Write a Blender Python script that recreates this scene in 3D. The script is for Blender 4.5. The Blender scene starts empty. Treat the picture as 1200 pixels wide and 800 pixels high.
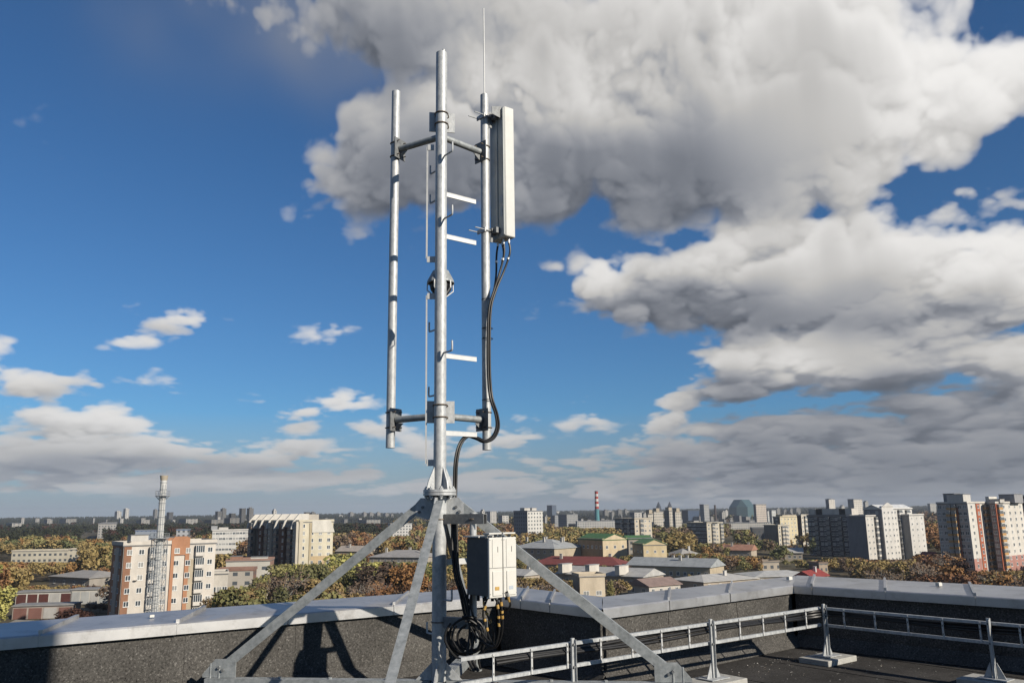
import bpy, math, random
import numpy as np
from mathutils import Vector, Matrix
random.seed(7); RNG = np.random.default_rng(11)
S = bpy.context.scene
COL = S.collection
E = 27.0                                   # eye height above the city ground, metres

# ------------------------------------------------------------------ camera
PITCH = math.atan(199.5 / 968); ROLL = -math.atan(0.0133)
cam = bpy.data.objects.new('camera', bpy.data.cameras.new('camera')); COL.objects.link(cam)
cam.data.sensor_width = 22.3; cam.data.lens = 22.3 * 968 / 1200
cam.data.clip_start = 0.1; cam.data.clip_end = 30000
CR = Matrix.Rotation(math.pi / 2 + PITCH, 4, 'X') @ Matrix.Rotation(ROLL, 4, 'Z')
cam.matrix_world = Matrix.Translation((0, 0, E)) @ CR
S.camera = cam
CR3 = CR.to_3x3()

def ray(px, py): return CR3 @ Vector(((px - 600) / 968, -(py - 400) / 968, -1))
def at(px, py, y):                          # surveyed point at distance y (z relative to the eye)
    d = ray(px, py); return d * (y / d.y)
def hor(px): return 607.4 - 0.0133 * px
def kx(px):
    d = ray(px, hor(px)); return d.x / d.y
def zpx(px, py, y): return E + at(px, py, y).z

# ------------------------------------------------------------------ materials
def mat(name, col, rough=0.8, metal=0.0, spec=0.3):
    m = bpy.data.materials.new(name); m.use_nodes = True
    b = m.node_tree.nodes['Principled BSDF']
    b.inputs['Base Color'].default_value = (*col, 1); b.inputs['Roughness'].default_value = rough
    b.inputs['Metallic'].default_value = metal; b.inputs['Specular IOR Level'].default_value = spec
    return m
def nd(t, kind, **kw):
    n = t.nodes.new(kind)
    for k, v in kw.items(): setattr(n, k, v)
    return n
def noise_mat(name, stops, scale=5, detail=6, rough=0.8, metal=0.0, bump=0.0, bscale=None, spec=0.3, stretch=(1, 1, 1), coord='Object', rrough=None):
    m = mat(name, stops[0][1], rough, metal, spec); t = m.node_tree; b = t.nodes['Principled BSDF']
    tc = nd(t, 'ShaderNodeTexCoord'); mp = nd(t, 'ShaderNodeMapping'); mp.inputs['Scale'].default_value = stretch
    t.links.new(tc.outputs[coord], mp.inputs[0])
    n = nd(t, 'ShaderNodeTexNoise'); n.inputs['Scale'].default_value = scale; n.inputs['Detail'].default_value = detail; n.inputs['Roughness'].default_value = 0.65
    t.links.new(mp.outputs[0], n.inputs['Vector'])
    r = nd(t, 'ShaderNodeValToRGB'); cr = r.color_ramp
    while len(cr.elements) < len(stops): cr.elements.new(0.5)
    for e, (p, c) in zip(cr.elements, stops): e.position = p; e.color = (*c, 1)
    t.links.new(n.outputs['Fac'], r.inputs[0]); t.links.new(r.outputs[0], b.inputs['Base Color'])
    if rrough:
        mr = nd(t, 'ShaderNodeMapRange'); mr.inputs['To Min'].default_value, mr.inputs['To Max'].default_value = rrough
        t.links.new(n.outputs['Fac'], mr.inputs[0]); t.links.new(mr.outputs[0], b.inputs['Roughness'])
    if bump:
        n2 = nd(t, 'ShaderNodeTexNoise'); n2.inputs['Scale'].default_value = bscale or scale * 4; n2.inputs['Detail'].default_value = 4
        t.links.new(mp.outputs[0], n2.inputs['Vector'])
        bp = nd(t, 'ShaderNodeBump'); bp.inputs['Strength'].default_value = bump; bp.inputs['Distance'].default_value = 0.01
        t.links.new(n2.outputs['Fac'], bp.inputs['Height']); t.links.new(bp.outputs[0], b.inputs['Normal'])
    return m
M = {}
def spangle(k):
    """zinc crystals and faint run-off streaks over a galvanised base"""
    t = M[k].node_tree; b = t.nodes['Principled BSDF']; src = b.inputs['Base Color'].links[0].from_socket
    tc = nd(t, 'ShaderNodeTexCoord'); v = nd(t, 'ShaderNodeTexVoronoi'); v.inputs['Scale'].default_value = 70; t.links.new(tc.outputs['Object'], v.inputs['Vector'])
    sx = nd(t, 'ShaderNodeSeparateXYZ'); t.links.new(v.outputs['Color'], sx.inputs[0])
    mp_ = nd(t, 'ShaderNodeMapping'); mp_.inputs['Scale'].default_value = (9, 9, .7); t.links.new(tc.outputs['Object'], mp_.inputs[0])
    n = nd(t, 'ShaderNodeTexNoise'); n.inputs['Scale'].default_value = 2; n.inputs['Detail'].default_value = 5; t.links.new(mp_.outputs[0], n.inputs['Vector'])
    r1 = nd(t, 'ShaderNodeMapRange'); r1.inputs['To Min'].default_value = .93; r1.inputs['To Max'].default_value = 1.05; t.links.new(sx.outputs[0], r1.inputs[0])
    r2 = nd(t, 'ShaderNodeMapRange'); r2.inputs['From Min'].default_value = .3; r2.inputs['From Max'].default_value = .7; r2.inputs['To Min'].default_value = .86; r2.inputs['To Max'].default_value = 1.02; t.links.new(n.outputs['Fac'], r2.inputs[0])
    mu = nd(t, 'ShaderNodeMath', operation='MULTIPLY'); t.links.new(r1.outputs[0], mu.inputs[0]); t.links.new(r2.outputs[0], mu.inputs[1])
    sc = nd(t, 'ShaderNodeVectorMath', operation='SCALE'); t.links.new(src, sc.inputs[0]); t.links.new(mu.outputs[0], sc.inputs['Scale']); t.links.new(sc.outputs[0], b.inputs['Base Color'])
M['galv'] = noise_mat('galvanised_steel', [(0.3, (.29, .305, .315)), (0.5, (.41, .425, .43)), (0.7, (.50, .51, .51))], 26, 8, .48, .22, .12, 120, .5, (1, 1, .55), rrough=(.40, .58))
spangle('galv')
M['galv_dull'] = noise_mat('weathered_galvanised_steel', [(0.3, (.19, .205, .21)), (0.5, (.28, .30, .305)), (0.72, (.36, .375, .38))], 18, 8, .55, .3, .12, 90, .5, rrough=(.45, .65)); spangle('galv_dull')
M['galv_dark'] = noise_mat('dark_zinc_steel', [(0.3, (.12, .125, .13)), (0.7, (.22, .23, .235))], 30, 6, .6, .4, .1)
M['steel_rust'] = noise_mat('rust_touched_bolt_steel', [(0.35, (.10, .065, .04)), (0.6, (.22, .19, .16))], 60, 5, .6, .5, .1)
M['strip'] = noise_mat('pale_zinc_strip', [(0.3, (.42, .43, .43)), (0.7, (.52, .52, .51))], 20, 5, .5, .2)
M['rru_white'] = noise_mat('warm_white_enamel', [(0.3, (.50, .49, .45)), (0.7, (.56, .55, .51))], 9, 5, .42, 0, .02, spec=.4)
M['rru_side'] = noise_mat('dark_grey_heat_sink', [(0.3, (.062, .066, .072)), (0.7, (.085, .09, .096))], 12, 5, .55, 0, .03)
M['ant_shell'] = noise_mat('pale_grey_radome', [(0.3, (.46, .465, .44)), (0.7, (.53, .53, .50))], 6, 5, .45, 0, .02)
M['ant_back'] = noise_mat('brushed_antenna_back', [(0.3, (.34, .355, .35)), (0.7, (.46, .475, .46))], 9, 7, .5, .15, .04, stretch=(2, 2, .4))
M['sticker'] = mat('faded_sticker', (.36, .40, .44), .6)
M['cable'] = noise_mat('black_cable_jacket', [(0.3, (.006, .006, .0065)), (0.7, (.013, .013, .0135))], 14, 4, .45, 0, .02, spec=.35)
M['tag'] = noise_mat('ochre_marker_tape', [(0.35, (.30, .17, .04)), (0.65, (.44, .29, .09))], 30, 3, .6)
M['silver'] = mat('bright_connector_metal', (.62, .62, .60), .3, .8)
M['black_plastic'] = mat('black_plastic', (.02, .02, .022), .5)
M['concrete'] = noise_mat('pale_concrete', [(0.3, (.25, .245, .225)), (0.55, (.34, .335, .31)), (0.75, (.41, .40, .38))], 14, 8, .9, 0, .3, 60)
M['glass'] = mat('window_glass', (.045, .055, .065), .12, 0, .6)
M['frame'] = mat('white_window_frame', (.62, .62, .60), .5)
M['bark'] = noise_mat('tree_bark', [(0.3, (.07, .05, .035)), (0.7, (.16, .125, .095))], 4, 6, .9)
M['birch'] = noise_mat('pale_birch_bark', [(0.38, (.10, .09, .08)), (0.55, (.42, .39, .34))], 3, 6, .85)

def speckle(name, base, light, dark, big=.25):
    """mineral-coated bitumen felt: dark ground, pale and black granules, soft large stains"""
    m = mat(name, base, .92, 0, .15); t = m.node_tree; b = t.nodes['Principled BSDF']
    tc = nd(t, 'ShaderNodeTexCoord')
    v = nd(t, 'ShaderNodeTexNoise'); v.inputs['Scale'].default_value = 55; v.inputs['Detail'].default_value = 5; v.inputs['Roughness'].default_value = .8
    t.links.new(tc.outputs['Object'], v.inputs['Vector'])
    r = nd(t, 'ShaderNodeValToRGB'); cr = r.color_ramp; cr.elements.new(.5); cr.elements.new(.6)
    for e, (p, c) in zip(cr.elements, [(.36, dark), (.47, base), (.56, base), (.66, light)]): e.position = p; e.color = (*c, 1)
    t.links.new(v.outputs['Fac'], r.inputs[0])
    n = nd(t, 'ShaderNodeTexNoise'); n.inputs['Scale'].default_value = 1.3; n.inputs['Detail'].default_value = 7; n.inputs['Roughness'].default_value = .7
    t.links.new(tc.outputs['Object'], n.inputs['Vector'])
    mr = nd(t, 'ShaderNodeMapRange'); mr.inputs['From Min'].default_value = .3; mr.inputs['From Max'].default_value = .7
    mr.inputs['To Min'].default_value = 1 - big; mr.inputs['To Max'].default_value = 1 + big
    t.links.new(n.outputs['Fac'], mr.inputs[0])
    mx = nd(t, 'ShaderNodeVectorMath', operation='SCALE'); t.links.new(r.outputs[0], mx.inputs[0]); t.links.new(mr.outputs[0], mx.inputs['Scale'])
    t.links.new(mx.outputs[0], b.inputs['Base Color'])
    bp = nd(t, 'ShaderNodeBump'); bp.inputs['Strength'].default_value = .5; bp.inputs['Distance'].default_value = .006
    t.links.new(v.outputs['Fac'], bp.inputs['Height']); t.links.new(bp.outputs[0], b.inputs['Normal'])
    return m
M['felt_wall'] = speckle('mineral_bitumen_felt', (.068, .065, .060), (.21, .20, .185), (.016, .0155, .015), .38)
M['felt_floor'] = speckle('worn_roof_felt', (.038, .036, .034), (.10, .094, .086), (.014, .0135, .013), .5)
M['coping'] = noise_mat('pale_coated_sheet_metal', [(0.25, (.33, .325, .32)), (0.5, (.46, .46, .46)), (0.75, (.53, .53, .525))], 1.6, 9, .42, .72, .06, 6, .5, rrough=(.36, .52))

def stains(k):
    t = M[k].node_tree; b = t.nodes['Principled BSDF']; src = b.inputs['Base Color'].links[0].from_socket
    tc = nd(t, 'ShaderNodeTexCoord'); v = nd(t, 'ShaderNodeTexVoronoi'); v.inputs['Scale'].default_value = 2.3; v.inputs['Randomness'].default_value = 1
    n = nd(t, 'ShaderNodeTexNoise'); n.inputs['Scale'].default_value = 30; n.inputs['Detail'].default_value = 3
    ad = nd(t, 'ShaderNodeVectorMath', operation='MULTIPLY_ADD'); ad.inputs[1].default_value = (.06, .06, .06); t.links.new(tc.outputs['Object'], n.inputs['Vector']); t.links.new(n.outputs['Color'], ad.inputs[0]); t.links.new(tc.outputs['Object'], ad.inputs[2]); t.links.new(ad.outputs[0], v.inputs['Vector'])
    lt = nd(t, 'ShaderNodeMapRange'); lt.inputs['From Min'].default_value = .055; lt.inputs['From Max'].default_value = .035; t.links.new(v.outputs['Distance'], lt.inputs[0])
    mx = nd(t, 'ShaderNodeMix', data_type='RGBA'); t.links.new(lt.outputs[0], mx.inputs['Factor']); t.links.new(src, mx.inputs['A']); mx.inputs['B'].default_value = (.62, .61, .57, 1)
    n2 = nd(t, 'ShaderNodeTexNoise'); n2.inputs['Scale'].default_value = 4.5; n2.inputs['Detail'].default_value = 8; n2.inputs['Roughness'].default_value = .7; t.links.new(tc.outputs['Object'], n2.inputs['Vector'])
    dr = nd(t, 'ShaderNodeMapRange'); dr.inputs['From Min'].default_value = .52; dr.inputs['From Max'].default_value = .72; dr.inputs['To Max'].default_value = .55; t.links.new(n2.outputs['Fac'], dr.inputs[0])
    m2 = nd(t, 'ShaderNodeMix', data_type='RGBA'); t.links.new(dr.outputs[0], m2.inputs['Factor']); t.links.new(mx.outputs['Result'], m2.inputs['A']); m2.inputs['B'].default_value = (.20, .185, .165, 1)
    t.links.new(m2.outputs['Result'], b.inputs['Base Color'])
stains('coping')
_pl = {}
def plaster(c, far=False):
    k = (c, far); c = tuple(x * .72 for x in c)
    if k not in _pl:
        d = tuple(x * .76 for x in c)
        _pl[k] = noise_mat('plaster_wall', [(0.3, d), (0.6, c), (0.8, tuple(min(1, x * 1.04) for x in c))], .35, 7, .9, stretch=(1, 1, .45))
    return _pl[k]
_fw = {}
def facade(c, fu=3.0, fv=3.0, wu=.5, wv=.48, glass=(.06, .07, .08)):
    """plain facade with a regular grid of openings, from wall coordinates in metres (UV)"""
    k = (c, fu, fv, wu, wv, glass)
    if k in _fw: return _fw[k]
    c = tuple(x * .72 for x in c); m = mat('gridded_facade', c, .85); t = m.node_tree; b = t.nodes['Principled BSDF']
    uv = nd(t, 'ShaderNodeUVMap'); sp = nd(t, 'ShaderNodeSeparateXYZ'); t.links.new(uv.outputs[0], sp.inputs[0])
    res = []
    for ax, per, w in ((0, fu, wu), (1, fv, wv)):
        d = nd(t, 'ShaderNodeMath', operation='DIVIDE'); d.inputs[1].default_value = per; t.links.new(sp.outputs[ax], d.inputs[0])
        f = nd(t, 'ShaderNodeMath', operation='FRACT'); t.links.new(d.outputs[0], f.inputs[0])
        s = nd(t, 'ShaderNodeMath', operation='SUBTRACT'); s.inputs[1].default_value = .5; t.links.new(f.outputs[0], s.inputs[0])
        a = nd(t, 'ShaderNodeMath', operation='ABSOLUTE'); t.links.new(s.outputs[0], a.inputs[0])
        l = nd(t, 'ShaderNodeMath', operation='LESS_THAN'); l.inputs[1].default_value = w / 2; t.links.new(a.outputs[0], l.inputs[0])
        res.append(l)
    mu = nd(t, 'ShaderNodeMath', operation='MULTIPLY'); t.links.new(res[0].outputs[0], mu.inputs[0]); t.links.new(res[1].outputs[0], mu.inputs[1])
    tc = nd(t, 'ShaderNodeTexCoord'); n = nd(t, 'ShaderNodeTexNoise'); n.inputs['Scale'].default_value = .12; n.inputs['Detail'].default_value = 6
    t.links.new(tc.outputs['Object'], n.inputs['Vector'])
    r = nd(t, 'ShaderNodeValToRGB'); r.color_ramp.elements[0].position = .3; r.color_ramp.elements[1].position = .7
    r.color_ramp.elements[0].color = (*[x * .8 for x in c], 1); r.color_ramp.elements[1].color = (*c, 1)
    t.links.new(n.outputs['Fac'], r.inputs[0])
    mx = nd(t, 'ShaderNodeMix', data_type='RGBA'); t.links.new(mu.outputs[0], mx.inputs['Factor']); t.links.new(r.outputs[0], mx.inputs['A'])
    mx.inputs['B'].default_value = (*glass, 1); t.links.new(mx.outputs['Result'], b.inputs['Base Color'])
    _fw[k] = m
    return m
def leaf_mat(name, a, b_, c):
    m = mat(name, b_, .75, 0, .2); t = m.node_tree; b = t.nodes['Principled BSDF']
    tc = nd(t, 'ShaderNodeTexCoord'); oi = nd(t, 'ShaderNodeObjectInfo')
    n = nd(t, 'ShaderNodeTexNoise'); n.inputs['Scale'].default_value = .55; n.inputs['Detail'].default_value = 5; n.inputs['Roughness'].default_value = .8
    ad = nd(t, 'ShaderNodeVectorMath', operation='ADD'); t.links.new(tc.outputs['Object'], ad.inputs[0]); t.links.new(oi.outputs['Location'], ad.inputs[1])
    t.links.new(ad.outputs[0], n.inputs['Vector'])
    s = nd(t, 'ShaderNodeMath', operation='MULTIPLY_ADD'); s.inputs[1].default_value = .35; s.inputs[2].default_value = -.175
    t.links.new(oi.outputs['Random'], s.inputs[0])
    p = nd(t, 'ShaderNodeMath', operation='ADD'); t.links.new(n.outputs['Fac'], p.inputs[0]); t.links.new(s.outputs[0], p.inputs[1])
    r = nd(t, 'ShaderNodeValToRGB'); cr = r.color_ramp; cr.elements.new(.5)
    for e, (q, col) in zip(cr.elements, [(.3, a), (.5, b_), (.7, c)]): e.position = q; e.color = (*col, 1)
    t.links.new(p.outputs[0], r.inputs[0]); t.links.new(r.outputs[0], b.inputs['Base Color'])
    b.inputs['Subsurface Weight'].default_value = 0
    return m
LEAF = {
 'rust':  leaf_mat('rust_leaves', (0.087, 0.042, 0.026), (0.151, 0.074, 0.038), (0.224, 0.118, 0.055)),
 'orange': leaf_mat('orange_leaves', (0.131, 0.065, 0.028), (0.220, 0.112, 0.043), (0.292, 0.173, 0.065)),
 'ochre': leaf_mat('ochre_leaves', (0.111, 0.077, 0.037), (0.187, 0.132, 0.058), (0.275, 0.209, 0.084)),
 'olive': leaf_mat('olive_leaves', (0.069, 0.069, 0.033), (0.124, 0.120, 0.048), (0.202, 0.182, 0.072)),
 'green': leaf_mat('dark_green_leaves', (0.035, 0.048, 0.024), (0.068, 0.079, 0.036), (0.120, 0.125, 0.053)),
 'lime':  leaf_mat('yellow_green_leaves', (0.139, 0.139, 0.046), (0.226, 0.224, 0.069), (0.329, 0.305, 0.098)),
 'brown': leaf_mat('brown_twigs', (0.061, 0.044, 0.033), (0.105, 0.074, 0.052), (0.163, 0.116, 0.081)),
 'maroon': leaf_mat('dark_red_leaves', (.022, .010, .008), (.038, .017, .012), (.058, .027, .017)),
}

# ------------------------------------------------------------------ mesh builder
class MB:
    def __init__(self): self.v = []; self.f = []; self.m = []; self.uv = {}
    def quadface(self, pts, mi=0, uv=None):
        b = len(self.v); self.v += [tuple(p) for p in pts]; self.f.append(list(range(b, b + len(pts)))); self.m.append(mi)
        if uv: self.uv[len(self.f) - 1] = uv
        return self
    def obox(self, c, ax, half, mi=0):
        """oriented box: centre, three unit axes, half sizes"""
        c = Vector(c); b = len(self.v)
        for sx in (-1, 1):
            for sy in (-1, 1):
                for sz in (-1, 1):
                    self.v.append(tuple(c + Vector(ax[0]) * sx * half[0] + Vector(ax[1]) * sy * half[1] + Vector(ax[2]) * sz * half[2]))
        for q in ((0, 1, 3, 2), (4, 6, 7, 5), (0, 4, 5, 1), (2, 3, 7, 6), (0, 2, 6, 4), (1, 5, 7, 3)):
            self.f.append([b + i for i in q]); self.m.append(mi)
        return self
    def box(self, x0, x1, y0, y1, z0, z1, mi=0):
        return self.obox(((x0 + x1) / 2, (y0 + y1) / 2, (z0 + z1) / 2), ((1, 0, 0), (0, 1, 0), (0, 0, 1)), ((x1 - x0) / 2, (y1 - y0) / 2, (z1 - z0) / 2), mi)
    def bar(self, p, q, w, h, side=None, mi=0):
        """straight rectangular bar from p to q: w across (along side), h the other way"""
        p, q = Vector(p), Vector(q); d = (q - p); L = d.length; d.normalize()
        s = Vector(side) if side else d.cross(Vector((0, 0, 1)))
        if s.length < 1e-5: s = Vector((1, 0, 0))
        s = (s - d * s.dot(d)).normalized(); n = d.cross(s)
        return self.obox((p + q) / 2, (d, s, n), (L / 2, w / 2, h / 2), mi)
    def cyl(self, p, q, r0, r1=None, n=20, caps=True, mi=0):
        p, q = Vector(p), Vector(q); r1 = r0 if r1 is None else r1; d = (q - p).normalized()
        a = d.cross(Vector((0, 0, 1)));
        if a.length < 1e-4: a = Vector((1, 0, 0))
        a.normalize(); c = d.cross(a); b = len(self.v)
        for P, r in ((p, r0), (q, r1)):
            for i in range(n):
                t = 2 * math.pi * i / n; self.v.append(tuple(P + a * math.cos(t) * r + c * math.sin(t) * r))
        for i in range(n):
            j = (i + 1) % n; self.f.append([b + i, b + j, b + n + j, b + n + i]); self.m.append(mi)
        if caps:
            self.f.append([b + i for i in reversed(range(n))]); self.m.append(mi)
            self.f.append([b + n + i for i in range(n)]); self.m.append(mi)
        return self
    def tube(self, pts, r, n=8, mi=0, sub=8, closed=False):
        pts = [Vector(p) for p in pts]; P = []
        if sub > 1:
            k = len(pts)
            for i in range(k - 1):
                p0, p1, p2, p3 = pts[max(i - 1, 0)], pts[i], pts[i + 1], pts[min(i + 2, k - 1)]
                for s in range(sub):
                    t = s / sub
                    P.append(0.5 * ((2 * p1) + (p2 - p0) * t + (2 * p0 - 5 * p1 + 4 * p2 - p3) * t * t + (3 * p1 - p0 - 3 * p2 + p3) * t ** 3))
            P.append(pts[-1])
        else: P = pts
        b = len(self.v); a = None
        for i, p in enumerate(P):
            d = (P[min(i + 1, len(P) - 1)] - P[max(i - 1, 0)]).normalized()
            if a is None:
                a = d.cross(Vector((0, 0, 1)))
                if a.length < .05: a = d.cross(Vector((1, 0, 0)))
            a = (a - d * a.dot(d)).normalized(); c = d.cross(a)
            for k in range(n):
                t = 2 * math.pi * k / n; self.v.append(tuple(p + a * math.cos(t) * r + c * math.sin(t) * r))
        for i in range(len(P) - 1):
            for k in range(n):
                j = (k + 1) % n; self.f.append([b + i * n + k, b + i * n + j, b + (i + 1) * n + j, b + (i + 1) * n + k]); self.m.append(mi)
        self.f.append([b + k for k in reversed(range(n))]); self.m.append(mi)
        e = b + (len(P) - 1) * n; self.f.append([e + k for k in range(n)]); self.m.append(mi)
        return self
    def prism(self, poly, z0, z1, mi=0, top=None):
        b = len(self.v); n = len(poly)
        for z in (z0, z1): self.v += [(p[0], p[1], z if not callable(z) else z(p)) for p in poly]
        for i in range(n):
            j = (i + 1) % n; self.f.append([b + i, b + j, b + n + j, b + n + i]); self.m.append(mi)
        self.f.append([b + i for i in reversed(range(n))]); self.m.append(mi)
        self.f.append([b + n + i for i in range(n)]); self.m.append(mi if top is None else top)
        return self
    def plate(self, poly3, nrm, t, mi=0):
        """flat polygon (3D points) thickened by t along nrm"""
        nrm = Vector(nrm).normalized() * t / 2; b = len(self.v); n = len(poly3)
        for s in (-1, 1): self.v += [tuple(Vector(p) + nrm * s) for p in poly3]
        for i in range(n):
            j = (i + 1) % n; self.f.append([b + i, b + j, b + n + j, b + n + i]); self.m.append(mi)
        self.f.append([b + i for i in reversed(range(n))]); self.f.append([b + n + i for i in range(n)]); self.m += [mi, mi]
        return self
    def lathe(self, c, prof, n=20, mi=0):
        """profile [(r, z)] turned about the vertical through c"""
        b = len(self.v)
        for r, z in prof:
            for k in range(n):
                t = 2 * math.pi * (k + .5) / n; self.v.append((c[0] + r * math.cos(t), c[1] + r * math.sin(t), c[2] + z))
        for i in range(len(prof) - 1):
            for k in range(n):
                j = (k + 1) % n; self.f.append([b + i * n + k, b + i * n + j, b + (i + 1) * n + j, b + (i + 1) * n + k]); self.m.append(mi)
        self.f.append([b + k for k in reversed(range(n))]); e = b + (len(prof) - 1) * n; self.f.append([e + k for k in range(n)]); self.m += [mi, mi]
        return self
    def build(self, name, mats, parent=None, lift=0.0, smooth=True, bevel=0):
        if not isinstance(mats, (list, tuple)): mats = [mats]
        o0 = Vector(parent.get('_org', (0, 0, 0))) if parent else Vector((0, 0, 0))
        me = bpy.data.meshes.new(name)
        me.from_pydata([(x - o0.x, y - o0.y, z + lift - o0.z) for x, y, z in self.v], [], self.f)
        for m in mats: me.materials.append(m)
        me.polygons.foreach_set('material_index', self.m)
        if self.uv:
            ul = me.uv_layers.new(name='UVMap')
            for fi, uv in self.uv.items():
                for li, c in zip(me.polygons[fi].loop_indices, uv): ul.data[li].uv = c
        me.validate(); me.update()
        import bmesh
        bm = bmesh.new(); bm.from_mesh(me); bmesh.ops.recalc_face_normals(bm, faces=bm.faces); bm.to_mesh(me); bm.free()
        if smooth:
            me.shade_smooth()
            me.set_sharp_from_angle(angle=math.radians(35))
        ob = bpy.data.objects.new(name, me); COL.objects.link(ob)
        if parent: ob.parent = parent; ob['_org'] = tuple(o0)
        if bevel:
            md = ob.modifiers.new('edge', 'BEVEL'); md.width = bevel; md.segments = 2; md.limit_method = 'ANGLE'
        return ob
def tag(o, label=None, cat=None, group=None, kind=None):
    if label: o['label'] = label
    if cat: o['category'] = cat
    if group: o['group'] = group
    if kind: o['kind'] = kind
    return o
def thing(name, label, cat, loc, group=None):
    o = bpy.data.objects.new(name, None); COL.objects.link(o); o.location = loc; o['_org'] = tuple(loc); o.empty_display_size = .3
    return tag(o, label, cat, group)
def V(*a): return Vector(a)
UP = V(0, 0, 1)
TH = math.radians(37.5)
U = V(math.cos(TH), math.sin(TH), 0); Wd = V(math.sin(TH), -math.cos(TH), 0)

# ================================================================== ROOFTOP (z relative to the eye, lifted by E)
FL = -1.65; CB = -1.03; CT = -.935
A0, P1, P2, P3, D0 = V(-10.2, 2.78, 0), V(-.2, 9.74, 0), V(.85, 8.44, 0), V(3.45, 10.68, 0), V(10.9, 2.6, 0)
roof_poly = [A0, P1, P2, P3, D0, V(10.9, -9, 0), V(-10.2, -9, 0)]
outer = [A0 + V(-.4, .57, 0), P1 + V(.1, 1.0, 0), P2 + V(.12, 1.0, 0), P3 + V(.2, 1.4, 0), D0 + V(.95, .8, 0), V(11.9, -9.5, 0), V(-10.7, -9.5, 0)]
rf_ = MB().prism(roof_poly, FL - .6, FL)
for i in range(-7, 9):        # lapped edges of the felt rolls
    p = P2 + U * (i * 1.02 + .3) + Wd * .25
    rf_.obox(p + Wd * 6 + UP * (FL + .002), (U, Wd, UP), (.06, 5.9, .0025))
tag(rf_.build('roof', M['felt_floor'], lift=E, smooth=False), kind='structure')
hb = thing('tower_block', 'block whose flat felt roof carries the mast', 'building', (0, 0, 0))
MB().prism([(p[0] * .99, p[1] * .985) for p in outer], -E, FL - .61).build('wall', plaster((.45, .40, .33)), hb, lift=E, smooth=False)

def parapet(a, b, w_out, rise, label, seams, adj_a, adj_b, skirt=True):
    """upstand wall from a to b (inner face on that line); adj_*: outer corner points of the coping"""
    d = (b - a).normalized(); n_in = V(d.y, -d.x, 0)
    if n_in.dot(V(0, -8, 0) - a) < 0: n_in = -n_in
    r = thing('parapet_wall', label, 'wall', (a.x, a.y, E + FL))
    ao, bo = adj_a, adj_b
    iw = .035
    w = MB().prism([a - n_in * iw, b - n_in * iw, bo + (b - bo) * .12, ao + (a - ao) * .12], FL - .5, CB + .012)
    if skirt:    # felt is turned up over a cant strip
        w.plate([a - n_in * iw + UP * (FL + .13), b - n_in * iw + UP * (FL + .13), b + n_in * .09 + UP * (FL + .004), a + n_in * .09 + UP * (FL + .004)], n_in + UP, .012)
    L = (b - a).length
    k = int(L / 1.05)
    for i in range(1, k):       # lapped joints of the felt sheets
        p = a + d * (L * i / k + random.uniform(-.08, .08))
        w.obox(p - n_in * (iw - .001) + UP * ((FL + CB) / 2 + .05), (d, n_in, UP), (.05, .0035, (CB - FL) / 2 - .08))
    w.build('wall', M['felt_wall'], r, lift=E, smooth=False)
    # coping sheets: one between each pair of seams, fascia folded down on the roof side
    ts = [0] + [s for s in seams] + [L]
    for i in range(len(ts) - 1):
        t0, t1 = ts[i] + (.004 if i else 0), ts[i + 1] - (.004 if i < len(ts) - 2 else 0)
        q = lambda t: (a + d * t, ao + (bo - ao) * (t / L))
        i0, o0 = q(t0); i1, o1 = q(t1); c = MB()
        zi, zo = CT, CT + rise
        jz = random.uniform(-.003, .003); jn = random.uniform(-.004, .004)
        nb = 8; rows = []
        for j in range(nb + 1):
            s = j / nb; fi = i0.lerp(i1, s) + n_in * (.012 + jn + random.uniform(-.002, .002)); oo = o0.lerp(o1, s)
            dz = jz + random.uniform(-.002, .002)
            rows.append([fi + UP * (CB - .004), fi + UP * (zi - .012), fi - n_in * .012 + UP * (zi + dz), fi.lerp(oo, .5) + UP * ((zi + zo) / 2 + dz + random.uniform(-.004, .004)), oo + UP * zo, oo + UP * (zo - .14)])
        base = len(c.v); m = len(rows[0])
        for row in rows: c.v += [tuple(p) for p in row]
        for j in range(nb):
            for k in range(m - 1):
                c.f.append([base + j * m + k, base + (j + 1) * m + k, base + (j + 1) * m + k + 1, base + j * m + k + 1]); c.m.append(0)
        sh = c.build('coping_sheet', M['coping'], r, lift=E)
        if i:      # raised standing seam at its start
            pi, po = q(ts[i]); sm = MB()
            sm.obox((pi + po) / 2 + UP * ((zi + zo) / 2 + .012), ((po - pi + UP * rise).normalized(), d, UP), ((po - pi).length / 2 - .015, .015, .018))
            sm.obox(pi + n_in * .016 + UP * ((CB + CT) / 2 - .002), (d, n_in, UP), (.004, .004, .048))
            s_ = sm.build('seam', M['coping'], sh, lift=E)
    return r
a_len = (P1 - A0).length; dirA = (P1 - A0).normalized()
def along(a, b, p): return (p - a).dot((b - a).normalized())
OA0, O1, O2, O3, OD0 = A0 + V(-.46, .62, 0), P1 + V(.10, .93, 0), P2 + V(.08, .76, 0), P3 + V(.384, .993, 0), D0 + V(.71, .64, 0)
parapet(A0, P1, .8, .035, 'long sunlit felt parapet left of the mast with its shadows on it',
        [along(A0, P1, V(*p, 0)) for p in ((-7.6, 4.6), (-5.9, 5.8), (-3.93, 7.15), (-3.03, 7.75), (-2.16, 8.3), (-1.24, 8.95))], OA0, O1)
parapet(P1, P2, .8, .035, 'short shaded parapet return directly behind the radio boxes', [.42, .9], O1, O2)
parapet(P2, P3, .8, .035, 'sunlit parapet running behind the right strut to the roof corner',
        [along(P2, P3, V(*p, 0)) for p in ((1.62, 9.1), (2.45, 9.8))], O2, O3)
parapet(P3, D0, 1.2, .04, 'dark shaded parapet at the right edge with the widest coping', [.25, 1.15, 2.1, 3.1, 4.3, 5.6, 7.0, 8.4], O3, OD0)

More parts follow.
